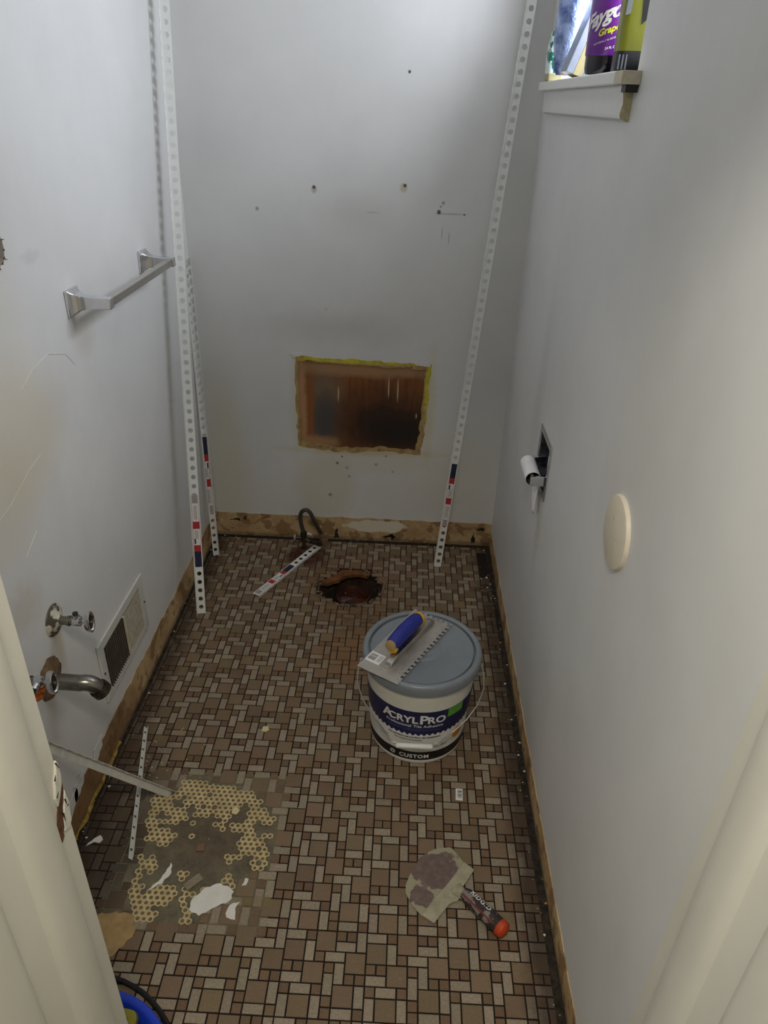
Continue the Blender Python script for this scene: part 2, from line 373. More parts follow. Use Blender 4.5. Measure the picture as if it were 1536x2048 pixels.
def text_mesh(txt, size, bold=0., shear=0., spacing=1., align='CENTER'):
    cu = bpy.data.curves.new('lettering', 'FONT'); cu.body = txt; cu.size = size; cu.offset = bold; cu.shear = shear
    cu.space_character = spacing; cu.align_x = align; cu.resolution_u = 3
    ob = bpy.data.objects.new('lettering', cu); C.objects.link(ob)
    dg = bpy.context.evaluated_depsgraph_get(); me = ob.evaluated_get(dg).to_mesh()
    vs = [v.co.copy() for v in me.vertices]; fs = [tuple(p.vertices) for p in me.polygons]
    ob.evaluated_get(dg).to_mesh_clear(); bpy.data.objects.remove(ob); bpy.data.curves.remove(cu)
    return vs, fs
def barcode(b, x0, x1, y0, y1, z, n=12, sd=3, mp=lambda x, y, z: (x, y, z)):
    rn = random.Random(sd); x = x0
    while x < x1:
        wd = (x1-x0)/n*rn.choice((.3, .5, .8)); xe = min(x+wd, x1)
        b.add([mp(x, y0, z), mp(xe, y0, z), mp(xe, y1, z), mp(x, y1, z)], [(0,1,2,3)]); x = xe+(x1-x0)/n*rn.choice((.3, .5, .6))
# ------------------------------------------------------------------ room shell
HOLE = ragged([(-.300, 2.36), (-.262, 2.405), (-.215, 2.452), (-.15, 2.458), (-.10, 2.43), (-.06, 2.39), (-.052, 2.33), (-.075, 2.262), (-.12, 2.222), (-.172, 2.206), (-.225, 2.226), (-.285, 2.262), (-.302, 2.31)], .02, .005, 4)
fb = B().prism([(XL-.05, -1.6), (1.2, -1.6), (1.2, .5), (XR+.05, .5), (XR+.05, YB+.05), (XL-.05, YB+.05)], -.03, -.0022, holes=[HOLE])
floor = struct(fb.build('floor', 'grout'))
# dirt gap strips at the walls (part of floor)
g = B(); g.b2((XR-.022, YF, -.0021), (XR, YB, -.0010)); g.b2((XL, YF, -.0021), (XL+.013, YB, -.0010)); g.b2((XL, YB-.024, -.0021), (XR, YB, -.0008))
g.build('gap_dirt', 'gap', floor)
# pit under the hole
pit = B()
def scaled(P_, f, cx=-.176, cy=2.332): return [(cx+(x-cx)*f, cy+(y-cy)*f) for x, y in P_]
rings = [(1.0, -.003), (1.03, -.03), (.98, -.09), (.95, -.20)]
vs = []; n = len(HOLE)
rnd = random.Random(5)
for f, z in rings:
    vs += [(x+rnd.uniform(-.003, .003)*(z < -.01), y+rnd.uniform(-.003, .003)*(z < -.01), z) for x, y in scaled(HOLE, f)]
pit.add(vs, [(i*n+k, i*n+(k+1) % n, (i+1)*n+(k+1) % n, (i+1)*n+k) for i in range(3) for k in range(n)]+[tuple(range(3*n, 4*n))])
pit.build('pit_wall', 'pit', floor)
# broken rim: tan scorched sheet edge at the back, rubble round it
rim = B().prism(ragged([(-.300, 2.352), (-.262, 2.405), (-.215, 2.456), (-.15, 2.462), (-.10, 2.435), (-.115, 2.41), (-.15, 2.425), (-.19, 2.415), (-.235, 2.372), (-.27, 2.35)], .012, .004, 8), -.018, -.004)
rim.build('rim_board', plain('scorched board edge', srgb(112, 68, 30), .8, 0, .55, 30), floor)
# missing tiles: positions in tile units from the sheet corner
PATCH = [(-15.2, 17.5), (-12, 17.5), (-12, 17), (-8.4, 17), (-8.2, 16), (-6, 16), (-6, 15), (-5, 15), (-5, 14), (-4, 14), (-4, 13), (-3, 13), (-3, 6.1), (-5.1, 6.1), (-5.1, 5.2), (-6, 5.2), (-6, 3.2), (-7, 3), (-7, 2.2), (-9, 2.2), (-9, 0), (-16, 0), (-17.2, 2.5), (-17.1, 5.8), (-17.6, 6.2), (-17.2, 8), (-18, 11), (-18.6, 14.8), (-16, 15.4)]
def inside(x, y, P_):
    c = False
    for i in range(len(P_)):
        x1, y1 = P_[i]; x2, y2 = P_[i-1]
        if (y1 > y) != (y2 > y) and x < (x2-x1)*(y-y1)/(y2-y1)+x1: c = not c
    return c
def to_m(P_): return [(GX+a*U, GY+b*U) for a, b in P_]
mb = B().prism([(a, b) for a, b in to_m([(-19.5, -1), (-2.2, -1), (-2.2, 18.5), (-19.5, 18.5)])], -.0020, -.0012)
mb.build('mortar_bed', 'mortar', floor)
# glue backing sheet with round holes, torn away in places
from mathutils import noise as mn
bk_ = B(); s_ = .0150; row = 0
PM = to_m(PATCH); PMs = [(x, y) for x, y in PM]
y = GY-.01
while y < GY+18*U:
    x = GX-20*U+(row % 2)*s_/2
    while x < GX-2*U:
        keep = inside(x, y, PMs) and inside(x-.006, y, PMs) and inside(x+.006, y, PMs) and inside(x, y+.005, PMs)
        uu_, vv_ = (x-GX)/U, (y-GY)/U
        edge = 0
        ctr = math.hypot((uu_+10.5)/6.3, (vv_-7.2)/6.0)
        nz = mn.noise(Vector((x*22, y*22, 3.3)))*1.1+mn.noise(Vector((x*60, y*60, 1.3)))*.8
        if keep and (ctr-.92)*1.15+nz*1.15 > -.02:
            hx = [(x+s_/math.sqrt(3)*1.03*cos(R(60*k+30)), y+s_/math.sqrt(3)*1.03*sin(R(60*k+30))) for k in range(6)]
            o6 = []
            for k in range(6):
                a, b = hx[k], hx[(k+1) % 6]; o6 += [a, ((a[0]+b[0])/2, (a[1]+b[1])/2)]
            rr_ = s_*.31*(1+.2*mn.noise(Vector((x*90, y*90, 0))))
            i6 = [(x+rr_*cos(R(30*k+30)), y+rr_*sin(R(30*k+30))) for k in range(12)]
            zt = .0006+.0006*mn.noise(Vector((x*40, y*40, 7)))
            bk_.add([(a, b, zt) for a, b in o6]+[(a, b, zt) for a, b in i6]+[(a, b, -.0012) for a, b in i6],
                    [(k, (k+1) % 12, 12+(k+1) % 12, 12+k) for k in range(12)]+[(12+k, 12+(k+1) % 12, 24+(k+1) % 12, 24+k) for k in range(12)])
        x += s_
    y += s_*math.sqrt(3)/2; row += 1
tag(bk_.build('backing_sheet', 'backing', floor), kind='stuff')
# tiles: 8 x 8 unit sheet
BIG = [(3,0),(0,1),(6,2),(2,3),(5,5),(1,6)]
VER = [(7,0),(2,1),(5,3),(4,4),(7,5),(0,6),(3,6)]
HOR = [(0,0),(5,1),(4,2),(0,4),(1,5),(5,7)]
SML = [(2,0),(5,0),(6,0),(3,2),(0,3),(1,3),(4,3),(6,4),(7,4),(0,5),(3,5),(4,6),(4,7),(7,7)]
J = .0017; TH = .0042; BV = .0005
def tile_vf(w_, d_, x0=0, y0=0, z0=0, clip=None):
    a, b = x0-w_/2, x0+w_/2; c_, d2 = y0-d_/2, y0+d_/2
    lo = z0-.004; md = z0-BV
    vs = [(a,c_,lo),(b,c_,lo),(b,d2,lo),(a,d2,lo),(a,c_,md),(b,c_,md),(b,d2,md),(a,d2,md),(a+BV,c_+BV,z0),(b-BV,c_+BV,z0),(b-BV,d2-BV,z0),(a+BV,d2-BV,z0)]
    fs = [(0,1,5,4),(1,2,6,5),(2,3,7,6),(3,0,4,7),(4,5,9,8),(5,6,10,9),(6,7,11,10),(7,4,8,11),(8,9,10,11)]
    return vs, fs
kinds = {'square_tile': (BIG, 2, 2, 'tile_big'), 'upright_tile': (VER, 1, 2, 'tile_rect'), 'oblong_tile': (HOR, 2, 1, 'tile_rect'), 'small_tile': (SML, 1, 1, 'tile_small')}
xa, xb, ya, yb = XL+.012, XR-.020, YF-.10, YB-.022
lists = {'square_tile': [], 'oblong_tile': [], 'small_tile': []}
rnd = random.Random(11)
def gone(cx, cy, uu_, vv_):
    if inside(uu_, vv_, PATCH) or inside(cx, cy, HOLE): return True
    if cx > XR-.075 and cy > 2.44 and cy < 2.62 and cx > .335: return True      # broken corner at back right
    return False
for si in range(-5, 5):
    for sj in range(-3, 11):
        for kn, (lst, w_, d_, mt) in kinds.items():
            for (i, j) in lst:
                # grid rows run towards the camera
                u1 = si*8+i; v1 = sj*8+(8-j-d_)
                x0, x1 = GX+u1*U, GX+(u1+w_)*U; y0, y1 = GY+v1*U, GY+(v1+d_)*U
                if x1 < xa+.004 or x0 > xb-.004 or y1 < ya or y0 > yb-.004: continue
                if gone((x0+x1)/2, (y0+y1)/2, u1+w_/2, v1+d_/2): continue
                x0c, x1c, y0c, y1c = max(x0, xa), min(x1, xb), y0, min(y1, yb)
                jx, jy = rnd.uniform(-.0003, .0003), rnd.uniform(-.0003, .0003)
                w2, d2 = x1c-x0c-2*J, y1c-y0c-2*J
                if w2 < .003 or d2 < .003: continue
                full = (abs((x1-x0)-(x1c-x0c)) < 1e-6 and abs((y1-y0)-(y1c-y0c)) < 1e-6)
                key = 'oblong_tile' if kn in ('upright_tile', 'oblong_tile') else kn
                cx, cy = (x0c+x1c)/2+jx, (y0c+y1c)/2+jy
                lists[key].append((cy, cx, w2, d2, mt, w_, d_, full, rnd.uniform(-.0003, .0003), rnd.uniform(-.012, .012)))
tm = {}
for kn, L in lists.items():
    vis = [q for q in L if q[0] > .80+abs(q[1])*.0 and q[1] > -.30-.56*q[0]*.65]
    vis.sort(key=lambda q: (q[0]))
    pick = [q for q in vis if (q[1] > -.66 or q[0] > 1.0)][:296]
    ids = set(id(q) for q in pick)
    for q in pick:
        cy, cx, w2, d2, mt, w_, d_, full, dz, rz = q
        if full:
            k = (w_, d_)
            if k not in tm:
                vs, fs = tile_vf(w2, d2); me = bpy.data.meshes.new(kn); me.from_pydata(vs, [], fs); me.materials.append(M[mt]); tm[k] = me
            me = tm[k]
        else:
            vs, fs = tile_vf(w2, d2); me = bpy.data.meshes.new(kn); me.from_pydata(vs, [], fs); me.materials.append(M[mt])
        o = bpy.data.objects.new(kn, me); o.location = (cx, cy, dz); o.rotation_euler = (0, 0, rz*.5); o.parent = floor; C.objects.link(o)
    rest = B()
    for q in L:
        if id(q) in ids: continue
        cy, cx, w2, d2, mt, w_, d_, full, dz, rz = q
        rest.add(*tile_vf(w2, d2, cx, cy, dz))
    tag(rest.build('distant_'+kn+'s', L[0][4], floor), kind='stuff')
# boxes for walls
AH = ragged([(-.415, .445), (-.31, .432), (-.16, .428), (-.07, .437), (.075, .428), (.083, .50), (.092, .66), (.100, .80), (-.12, .806), (-.417, .818), (-.418, .60)], .02, .003, 3)
back = B().prism([(XL-.1, -.05), (XR+.1, -.05), (XR+.1, CEIL), (XL-.1, CEIL)], 0, .05, lambda a, b, h: (a, YB+h, b), holes=[AH])
wall_back = struct(back.build('wall_back', 'wall_back'))
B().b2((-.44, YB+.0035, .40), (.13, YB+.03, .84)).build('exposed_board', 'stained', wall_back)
inner = [(-.150+(x+.160)*.955, .622+(z-.622)*.93) for x, z in AH]
rngp = random.Random(6); inner = [(x+rngp.uniform(-.004, .004), z+rngp.uniform(-.004, .004)) for x, z in inner]
# ragged yellow rim, wide on top and right
inn = []
for x, z in AH:
    dx = .006 if x > .05 else (-.002 if x < -.39 else 0); dz = .022 if z > .78 else (.018 if z < .46 else 0)
    inn.append((x-dx*1.8+rngp.uniform(-.003, .003)+(.004 if x < -.39 else 0)-(.004 if x > .06 else 0), z-(dz if z > .6 else -dz)*.8+rngp.uniform(-.004, .004)))
out = [(x+(.006 if x > -.16 else -.005)+rngp.uniform(-.003, .003), z+(.003 if z > .6 else -.006)+rngp.uniform(-.003, .003)) for x, z in AH]
B().prism(out, -.0012, .0030, lambda a, b, h: (a, YB+h, b), holes=[inn]).build('torn_yellow_rim', 'yellow', wall_back)
for i_, pg_ in enumerate(([(.045, .800), (.098, .795), (.100, .808), (.06, .812), (.03, .808)], [(-.43, .812), (-.39, .820), (-.395, .828), (-.435, .826)])):
    B().prism(ragged(pg_, .008, .002, 50+i_), -.0035, .001, lambda a, b, h: (a, YB+h, b)).build('loose_paint_edge', 'plaster_white', wall_back)
wnd = (1.578, 2.44, 1.738, 2.26)      # window opening y0 y1 z0 z1
TPH = [(1.782, .735), (1.930, .735), (1.930, .872), (1.782, .872)]
right = B().prism([(YF+.0048, -.05), (YB, -.05), (YB, CEIL), (YF+.0048, CEIL)], 0, .10, lambda a, b, h: (XR+h, a, b),
                  holes=[[(wnd[0], wnd[2]), (wnd[1], wnd[2]), (wnd[1], wnd[3]), (wnd[0], wnd[3])], TPH])
wall_right = struct(right.build('wall_right', 'wall_right'))
LH = ragged([(1.40, 1.36), (1.447, 1.385), (1.452, 1.42), (1.44, 1.455), (1.40, 1.47)], .012, .004, 2)
left = B().prism([(YF-.02, -.05), (YB, -.05), (YB, CEIL), (YF-.02, CEIL)], 0, -.05, lambda a, b, h: (XL+h, a, b), holes=[LH])
wall_left = struct(left.build('wall_left', 'wall_left'))
B().b2((XL-.049, 1.38, 1.34), (XL-.012, 1.47, 1.49)).build('hole_backing', 'brown_wood', wall_left)
fr = B()
rnl = random.Random(9)
for k in range(26):
    a = rnl.choice(LH[2:]); d = Vector((rnl.uniform(.001, .006), rnl.uniform(-.006, .006), rnl.uniform(-.008, .006)))
    p = Vector((XL-.001, a[0], a[1])); q = p+d; fr.tube([p, q], [.0016, .0004], 4)
tag(fr.build('torn_paper_fibre', 'brown_wood', wall_left), kind='stuff')
# raised ridge lines left by torn paint on the left wall
rd = B()
for pts in ([(1.40, 1.13), (1.46, 1.155), (1.54, 1.165), (1.62, 1.14), (1.66, 1.10)], [(1.21, .925), (1.26, .932), (1.36, .965), (1.42, .975)], [(1.27, .80), (1.33, .83)]):
    P3 = [Vector((XL, a, b)) for a, b in pts]; rd.tube(P3, .0012, 4)
rd.build('paint_ridge', 'wall_left', wall_left)
struct(B().b2((XL-.1, YF-.02, CEIL), (XR+.1, YB+.05, CEIL+.03)).build('ceiling', 'ceiling'))
# door wall with the opening we look through
XJL, XJR = -.4125, .4030
wf = B(); wf.b2((XL-.05, .44, -.03), (XJL-.02, YF, CEIL)); wf.b2((XJL-.02, .44, 2.02), (XR+.10, YF, CEIL)); wf.b2((XR+.03, .30, -.03), (XR+.0999, YF+.03, 2.02))
wf.b2((XL-.6, .44, -.03), (XL-.051, .50, CEIL))
struct(wf.build('wall_front', 'wall_back'))
# hall behind the camera
hall = B(); hall.b2((-1.5, -1.5, -.03), (-1.45, .44, CEIL)); hall.b2((1.2, -1.5, -.03), (1.25, .44, CEIL)); hall.b2((-1.5, -1.55, -.03), (1.25, -1.5, CEIL)); hall.b2((XR+.101, .44, -.03), (1.25, .49, CEIL))
struct(hall.build('wall_hall', 'trim'))
struct(B().b2((-1.5, -1.55, CEIL), (1.25, YF-.021, CEIL+.03)).build('ceiling_hall', 'ceiling'))
def jamb(name, sx, xj):
    """door jamb: rebate strip by the room, proud rounded stop, recessed jamb, then casing (profile across y, depth to the opening)"""
    d = [(0, YF+.002), (0, .566), (.0035, .5640), (.0115, .5625), (.0128, .560), (.0132, .540), (.0125, .522), (.0100, .511), (.0055, .504), (.0005, .5015), (-.0005, .500), (-.0005, .452),
         (.0030, .450), (.0060, .446), (.0075, .438), (.0075, .36), (.004, .345), (-.09, .345), (-.09, .43), (-.02, .44), (-.02, YF+.002)]
    poly = [(xj+sx*a, b) for a, b in d]
    b = B().prism(poly, -.0019, 2.02)
    return struct(b.build(name, 'trim', smooth=True))
j1 = jamb('trim_1', 1, XJL); j2 = jamb('trim_2', -1, XJR)
# strike mortise broken out of the left jamb
mo = B().prism(ragged([(.6078, .932), (.6088, .905), (.594, .872), (.585, .842), (.578, .838), (.575, .868), (.584, .884), (.594, .900)], .006, .0016, 5), 0, .0016, lambda a, b_, h: (XJL+h, a, b_))
mo.build('splintered_mortise', 'brown_wood', j1)
fp = B().prism(ragged([(.588, .893), (.597, .902), (.607, .914), (.6108, .928), (.6112, .944), (.608, .956), (.603, .946), (.594, .930), (.586, .910)], .008, .001, 6), -.001, .0032, lambda a, b_, h: (XJL+h, a, b_))
fp.build('filler_lump', 'trim', j1, bevel=.0016)
fp = B().prism(ragged([(.592, .866), (.610, .900), (.6125, .880), (.6085, .845), (.598, .840), (.588, .846)], .008, .001, 7), -.001, .0024, lambda a, b_, h: (XJL+h, a, b_))
fp.build('filler_lump', 'trim', j1, bevel=.0014)
ck = B(); rc = random.Random(4)
for k in range(7):
    p = Vector((XJL+.006, rc.uniform(.584, .604), rc.uniform(.87, .98))); ck.tube([p, p+Vector((.001, rc.uniform(-.006, .006), rc.uniform(-.018, .012)))], [.0011, .0003], 4)
tag(ck.build('wood_splinter', 'black', j1), kind='stuff')
# bare band round the foot of the walls
def band(name, top, L, mp, sd, amp=.005):
    rn = random.Random(sd); n = int(L/.03); pts = [(0, .0005), (L, .0005)]
    for k in range(n+1): pts.append((L-L*k/n, top+rn.uniform(-amp, amp)))
    return struct(B().prism(ragged(pts, .015, .0012, sd), 0, .0022, mp).build(name, 'board'))
band('baseboard_back', .111, XR-XL, lambda a, b, h: (XL+a, YB-h, b), 1, .0022)
bl = band('baseboard_left', .108, YB-YF, lambda a, b, h: (XL+h, YF+a, b), 2, .005)
band('baseboard_right', .075, YB-YF, lambda a, b, h: (XR-h, YF+a, b), 3, .004)
# yellow foam line at the foot of the near left wall
yf = B(); P3 = [Vector((XL+.006+random.uniform(-.002, .002), 1.02+.02*k, .010+random.uniform(-.004, .004))) for k in range(24)]
yf.tube(P3, [random.uniform(.0025, .008) for _ in P3], 7); yf.build('foam_line', 'yellow_foam', bl)
# paint curls at the band top
for i, (y0, z0) in enumerate(((1.235, .118), (1.19, .105), (1.36, .112))):
    c_ = B().prism(ragged([(y0-.03, z0-.03), (y0+.03, z0-.012), (y0+.035, z0+.02), (y0-.02, z0+.02)], .01, .004, 30+i), .002, .0035, lambda a, b, h: (XL+h, a, b))
    c_.build('loose_paint_edge', 'wall_left', wall_left)
# dark tears in the band on the back wall
tr = B()
for (x0, z0, w_, h_, sd) in ((-.265, .035, .012, .055, 1), (-.035, .03, .035, .02, 2), (-.02, .028, .006, .035, 3), (.33, .04, .01, .05, 4), (-.70, .08, .03, .012, 5), (-.66, .09, .008, .02, 6), (.36, .085, .02, .014, 7)):
    tr.prism(ragged([(x0-w_, z0-h_/2), (x0+w_, z0-h_/2), (x0+w_*.2, z0+h_/2)], .006, .003, sd), .0024, .0030, lambda a, b, h: (a, YB-h, b))
tr.build('torn_board_gap', 'gap', wall_back)
# crumbs in the gaps
cr = B(); rn = random.Random(21)
def crumb(b, x, y, z, s):
    a = rn.uniform(0, 6.28); pts = [(x+s*cos(a+k*1.57)*rn.uniform(.4, 1), y+s*sin(a+k*1.57)*rn.uniform(.4, 1), z+rn.uniform(0, .002)) for k in range(4)]
    b.add(pts+[(x, y, z+s*.7)], [(0,1,4),(1,2,4),(2,3,4),(3,0,4),(3,2,1,0)])
for k in range(95):
    cr.cur = 0 if rn.random() < .5 else (1 if rn.random() < .6 else 2)
    side = rn.random(); s0 = rn.choice((.0018, .0025, .0035, .0055))
    if side < .42: crumb(cr, XR-rn.uniform(.004, .03), rn.uniform(.8, YB), .0, s0)
    elif side < .85: crumb(cr, XL+rn.uniform(.004, .03), rn.uniform(1., YB), .0, s0)
    else: crumb(cr, rn.uniform(XL, XR), YB-rn.uniform(.005, .03), .0, s0)
for k in range(110): cr.cur = rn.choice((0, 1)); crumb(cr, rn.uniform(XL+.03, XR-.03), rn.uniform(.85, 2.6), .0003, rn.choice((.0012, .0018, .0026)))
for k in range(10): cr.cur = rn.choice((0, 1)); crumb(cr, .375+rn.uniform(-.03, .02), 2.40+rn.uniform(-.09, .07), .0, rn.uniform(.003, .009))
for k in range(26):
    cr.cur = 1; a = rn.uniform(0, 6.28); crumb(cr, -.66+rn.uniform(-.06, .14), 1.45+rn.uniform(-.1, .14), .0003, rn.uniform(.003, .008))
tag(cr.build('crumbs', ['plaster_white', 'tan_paper', 'cream_chip'], floor), kind='stuff')
# rubble round the drain hole
rb = B(); rn = random.Random(31)
for k in range(420):
    a = rn.uniform(0, 6.28); q = rn.uniform(.94, 1.14) if rn.random() < .8 else rn.uniform(.9, 1.5)
    if sin(a) > .3 and q > 1.03: continue
    x_, y_ = -.176+.128*q*cos(a), 2.332+.122*q*sin(a)
    rb.cur = rn.choice((0, 0, 1)); crumb(rb, x_, y_, -.006 if q < 1 else 0, rn.uniform(.003, .010) if q < 1.1 else rn.uniform(.002, .005))
for k in range(150):
    rb.cur = rn.choice((0, 1)); crumb(rb, -.12+rn.gauss(0, .05), 2.14+rn.gauss(0, .025), .0, rn.uniform(.0015, .005))
tag(rb.build('rubble', ['concrete', 'dirt'], floor), kind='stuff')
# ------------------------------------------------------------------ toilet drain in the hole
t0 = thing('drain_flange', 'rusty wet drain pipe collar down in the broken floor hole', 'drain', (-.165, 2.345, -.125))
B().lathe([(.060, 0), (.066, .03), (.068, .072), (.061, .074), (.054, .06), (.050, .01)], 36).build('collar', 'rustdark', t0, smooth=True)
pl = B(); nn = 28; pl.add([(.053*cos(2*pi*k/nn), .057*sin(2*pi*k/nn), .050+.004*sin(3*k)) for k in range(nn)]+[(.0, .0, .058)], [(k, (k+1) % nn, nn) for k in range(nn)])
pl.build('rust_crust', plain('wet red rust', srgb(64, 28, 16), .25, 0, .5, 50), t0, smooth=True)
# ------------------------------------------------------------------ corner beads
def leg_mesh(b, Lz, w_, mp, s=.033, rh=.0082, th=.0011, z0=.010):
    n = max(1, int((Lz-z0)/s)); rest = Lz-z0-n*s; rh = min(rh, w_*.33)
    def slab(za, zb):
        vs = [mp(0, za, 0), mp(w_, za, 0), mp(w_, zb, 0), mp(0, zb, 0), mp(0, za, th), mp(w_, za, th), mp(w_, zb, th), mp(0, zb, th)]
        b.add(vs, [(0,1,2,3), (7,6,5,4), (0,4,5,1), (2,6,7,3), (1,5,6,2), (3,7,4,0)])
    slab(0, z0)
    if rest > .001: slab(Lz-rest, Lz)
    sq = []
    for k in range(16):
        a = 2*pi*(k+.5)/16-pi; cx, sy_ = cos(a), sin(a); m_ = max(abs(cx)/(w_/2), abs(sy_)/(s/2)); sq.append((cx/m_, sy_/m_))
    # include true corners
    cs = []
    for k in range(16):
        cs.append(sq[k]); a, c2 = sq[k], sq[(k+1) % 16]
        if abs(abs(a[0])-w_/2) < 1e-6 and abs(abs(c2[1])-s/2) < 1e-6 or abs(abs(a[1])-s/2) < 1e-6 and abs(abs(c2[0])-w_/2) < 1e-6:
            cs.append((math.copysign(w_/2, a[0] if abs(a[0]) > abs(c2[0]) else c2[0]), math.copysign(s/2, a[1] if abs(a[1]) > abs(c2[1]) else c2[1])))
    ci = [(rh*cos(math.atan2(q[1], q[0])), rh*sin(math.atan2(q[1], q[0]))) for q in cs]; N = len(cs)
    for i in range(n):
        zc = z0+s*(i+.5)
        vs = [mp(w_/2+a, zc+c2, 0) for a, c2 in cs]+[mp(w_/2+a, zc+c2, 0) for a, c2 in ci]+[mp(w_/2+a, zc+c2, th) for a, c2 in cs]+[mp(w_/2+a, zc+c2, th) for a, c2 in ci]
        fs = []
        for k in range(N):
            j = (k+1) % N; fs += [(k, j, N+j, N+k), (3*N+k, 3*N+j, 2*N+j, 2*N+k), (N+k, N+j, 3*N+j, 3*N+k)]
            if abs(abs(cs[k][0])-w_/2) < 1e-6 and abs(abs(cs[j][0])-w_/2) < 1e-6: fs.append((k, 2*N+k, 2*N+j, j))
        b.add(vs, fs)
def bead(label, p0, p1, x_hint, w_=.030, ang=90, label_at=None, mat='vinyl', flip=False, group=None, w2=None, solid=False):
    p0, p1 = Vector(p0), Vector(p1); z = (p1-p0); L = z.length; z.normalize()
    x = Vector(x_hint); x = (x-z*x.dot(z)).normalized(); y = z.cross(x)
    mw = Matrix((x, y, z)).transposed().to_4x4(); mw.translation = p0
    o = thing('corner_bead', label, 'corner bead', mw=mw)
    b = B()
    if solid: b.b2((0, 0, 0), (w_, .0012, L))
    else: leg_mesh(b, L, w_, lambda a, c_, h: (a, h, c_))
    b.build('leg', mat, o)
    ca, sa = cos(R(ang)), sin(R(ang))*(-1 if flip else 1)
    b = B(); leg_mesh(b, L, w2 or w_, lambda a, c_, h: (a*ca-h*sa, a*sa+h*ca, c_)); b.build('leg', mat, o)
    B().tube([(0, 0, 0), (0, 0, L)], .0019, 8).build('nose', mat, o, smooth=True)
    if label_at:
        za, zb, front, up = label_at       # up=True when the dark block is at the top
        h = -.0004 if front else .0016
        st = B().b2((.003, h-.0002, za), (w_-.003, h+.0002, zb)).build('sticker', 'label_white', o)
        T = zb-za; hh = h-(.0004 if front else -.0004)
        def zz(f): return za+T*f if up else zb-T*f
        def quad(b_, xa_, xb_, fa, fb_): b_.b2((xa_, hh-.00008, min(zz(fa), zz(fb_))), (xb_, hh+.00008, max(zz(fa), zz(fb_))))
        q = B(); quad(q, .003, w_-.003, .78, 1.); q.build('dark_block', 'navy', st)
        q = B(); quad(q, .003, w_-.003, .69, .78); quad(q, .003, w_-.003, .36, .46)
        quad(q, .003, .0038, 0, .7); quad(q, w_-.0038, w_-.003, 0, .7); quad(q, .003, w_-.003, 0, .006); tag(q.build('red_print', 'red', st), kind='stuff')
        q = B(); k = 0.015
        while k < .10: quad(q, .0055, w_-.0055, k, k+.006); k += .012
        quad(q, .006, .011, .60, .67); tag(q.build('bar_code', 'black', st), kind='stuff')
        q = B()
        for xx in (.009, .0115, .014, .0165, .019): quad(q, xx, xx+.0009, .14, .33); quad(q, xx, xx+.0009, .48, .60)
        tag(q.build('small_print', 'greyink', st), kind='stuff')
    return o
bead('tall white perforated corner bead leaning in the left back corner, near one', (-.727, 2.112, .0012), (-.7775, 2.652, 2.34), (1, .22, 0), .030, 90, (.185, .455, True, False), flip=True)
bead('short white corner bead behind the tall one in the left back corner', (-.744, 2.512, .0012), (-.7835, 2.655, 1.172), (-.9, -.43, 0), .022, 90, (.19, .515, False, True), w2=.016)
bead('tall white perforated corner bead leaning at the right end of the back wall', (.1605, 2.500, .0012), (.352, 2.672, 2.35), (1, 0, 0), .027, 90, (.190, .462, True, True))
bead('short white labelled corner bead lying diagonally across the tiles by the supply valve', (-.323, 2.598, .0120), (-.519, 2.226, .0120), (-1, .53, 0), .030, 90, (.185, .415, True, False), w2=.0095)
bead('grey white corner bead sloping from the left door jamb down to the floor patch', (-.590, 1.326, .0025), (-.779, 1.055, .512), (.1, -.25, -1), .019, 90, None, 'vinyl_dim', flip=False, solid=True)
bead('narrow white corner bead lying on the tiles left of the bare patch', (-.628, 1.115, .003), (-.7305, 1.546, .003), (.35, 0, 1), .012, 60, None, 'vinyl_dim', flip=True, solid=True)
# ------------------------------------------------------------------ towel bar
t0 = thing('towel_bar', 'square chrome towel bar fixed to the left wall', 'towel rail', (XL, 1.95, 1.242))
def rect_loft(b, secs):
    vs = []
    for x, hy, hz in secs: vs += [(x, -hy, -hz), (x, hy, -hz), (x, hy, hz), (x, -hy, hz)]
    n = len(secs); fs = [(i*4+k, i*4+(k+1) % 4, (i+1)*4+(k+1) % 4, (i+1)*4+k) for i in range(n-1) for k in range(4)]+[(3,2,1,0), tuple(range(4*n-4, 4*n))]
    return b.add(vs, fs)
for yy in (-.252, .252):
    b = rect_loft(B(), [(0, .031, .031), (.007, .031, .031), (.010, .027, .027), (.017, .021, .022), (.026, .0155, .017), (.040, .0125, .0145), (.060, .0115, .013), (.098, .0115, .0125)])
    b.v = [(x, y_+yy, z_) for x, y_, z_ in b.v]; b.build('post', 'chrome', t0, bevel=.0015, smooth=True)
B().b2((.076, -.241, -.0095), (.095, .241, .0095)).build('bar', 'brushed', t0, bevel=.0012)
